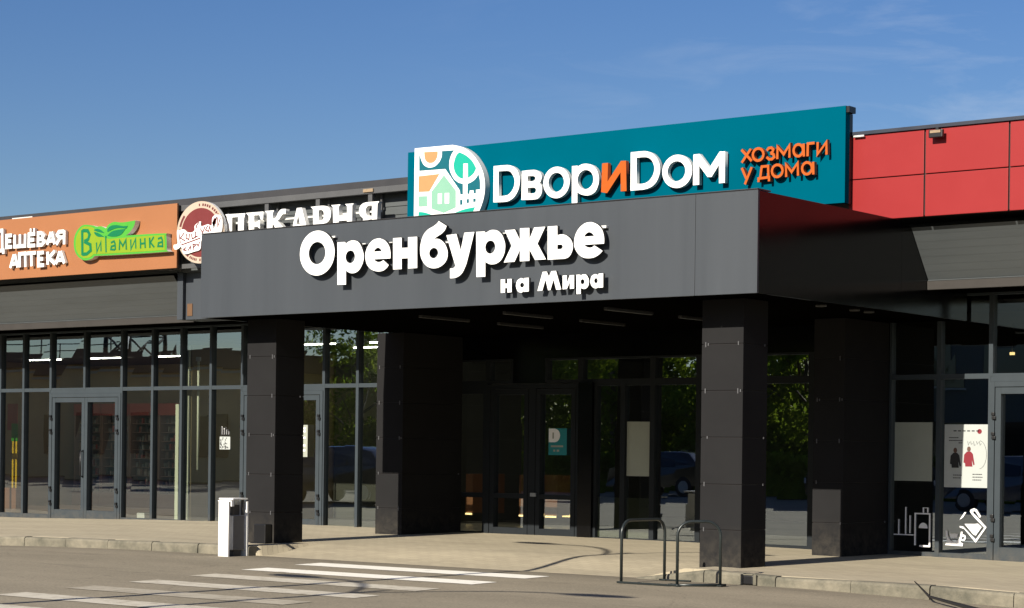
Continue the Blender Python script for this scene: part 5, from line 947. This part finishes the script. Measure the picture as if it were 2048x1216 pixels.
for k in range(14000):
    p = Vector((r.uniform(-68, -26), -14.3+r.uniform(-.5, .5), r.random()**.6*1.5)); s = r.uniform(.10, .20); u = Vector((r.gauss(0,1), r.gauss(0,1), r.gauss(0,1))).normalized(); v = u.orthogonal().normalized()
    bm.faces.new([bm.verts.new(p+q) for q in (u*s, v*s*.6, -u*s, -v*s*.6)])
core = MB(); core.bm.free(); core.bm = bm; core.box(-67.8, -26.2, -14.62, -13.98, -.1, 1.25)
me = bpy.data.meshes.new('foliage'); bm.to_mesh(me); bm.free(); me.materials.append(M['leaf']); link('foliage', me, hd)
mb = MB(); x = -67.5
while x < -26: mb.tube([(x, -14.3, -.2), (x+.05, -14.3, .9)], .03, 5); x += .8
mb.build('stem', M['bark'], hd)

# parked cars
def car(x, y, paint, label, rot=0.0):
    t = thing('parked_car', label, 'car', (0, 0, 0), 'cars parked across the lane')
    side = [(-2.15,.38),(-2.2,.75),(-2.1,1.0),(-1.55,1.08),(-.95,1.52),(-.4,1.63),(.7,1.63),(1.45,1.5),(1.95,1.08),(2.15,.98),(2.2,.5),(2.1,.36)]
    bm = bmesh.new(); L_ = []
    for yy, sc in ((-.92,.0),(-.88,.02),(-.70,.055),(.70,.055),(.88,.02),(.92,.0)):
        row = []
        for px, pz in side:
            top = pz > 1.2; inset = .16 if top else 0
            w = math.copysign(abs(yy)-(inset if abs(yy) > .8 else inset*.4), yy)
            row.append(bm.verts.new((px, w, pz + (sc if pz > .9 else 0)*.6)))
        L_.append(row)
    n = len(side)
    for i in range(len(L_)-1):
        for k in range(n): bm.faces.new((L_[i][k], L_[i][(k+1)%n], L_[i+1][(k+1)%n], L_[i+1][k])).smooth = True
    bm.faces.new(L_[0]); bm.faces.new(L_[-1][::-1]); bmesh.ops.recalc_face_normals(bm, faces=bm.faces)
    me = bpy.data.meshes.new('body'); bm.to_mesh(me); bm.free(); me.materials.append(M[paint]); link('body', me, t)
    for s in (-1, 1):
        for q in ([(-1.45,1.1),(-.95,1.46),(-.38,1.54),(-.38,1.1)], [(-.30,1.1),(-.30,1.54),(.62,1.54),(.62,1.1)], [(.70,1.1),(.70,1.53),(1.35,1.42),(1.75,1.1)]):
            mb = MB(); a = [mb.bm.verts.new((p[0], s*(.925 if p[1] < 1.2 else .775), p[1])) for p in q]; mb.bm.faces.new(a); mb.build('window', M['carglass'], t)
    mb = MB(); mb.quad((-1.52,-.72,1.10),(-1.52,.72,1.10),(-.98,.62,1.50),(-.98,-.62,1.50)); mb.build('windscreen', M['carglass'], t)
    mb = MB(); mb.quad((1.93,-.7,1.12),(1.93,.7,1.12),(1.50,.62,1.49),(1.50,-.62,1.49)); mb.build('rear_window', M['carglass'], t)
    for wx in (-1.35, 1.35):
        for s in (-1, 1):
            w = MB().tube([(wx, s*.72, .33), (wx, s*.93, .33)], .34, 22).build('wheel', M['tyre'], t); MB().tube([(wx, s*.931, .33), (wx, s*.94, .33)], .21, 16).build('rim', M['galv'], w)
    for s in (-1, 1):
        MB().box(-2.21, -2.13, s*.78-.16, s*.78+.16, .72, .88, .02).build('headlight', M['car_lamp'], t); MB().box(2.13, 2.21, s*.78-.14, s*.78+.14, .75, .95, .02).build('tail_light', M['redhead'], t)
    t.location = (x, y, -.12); t.rotation_euler = (0, 0, rot); return t
car(-41.0, 9.0, 'car_blue', 'dark blue crossover car mirrored in the glass beside the left columns')
car(-31.0, -4.5, 'car_black', 'black car mirrored in the glazing behind the right front column', .05)
car(-40.2, -7.0, 'car_black', 'black car parked by the hedge, mirrored in the entrance doors')
car(-25.0, -2.0, 'car_white', 'dull grey car mirrored in the far right shop window', .1)
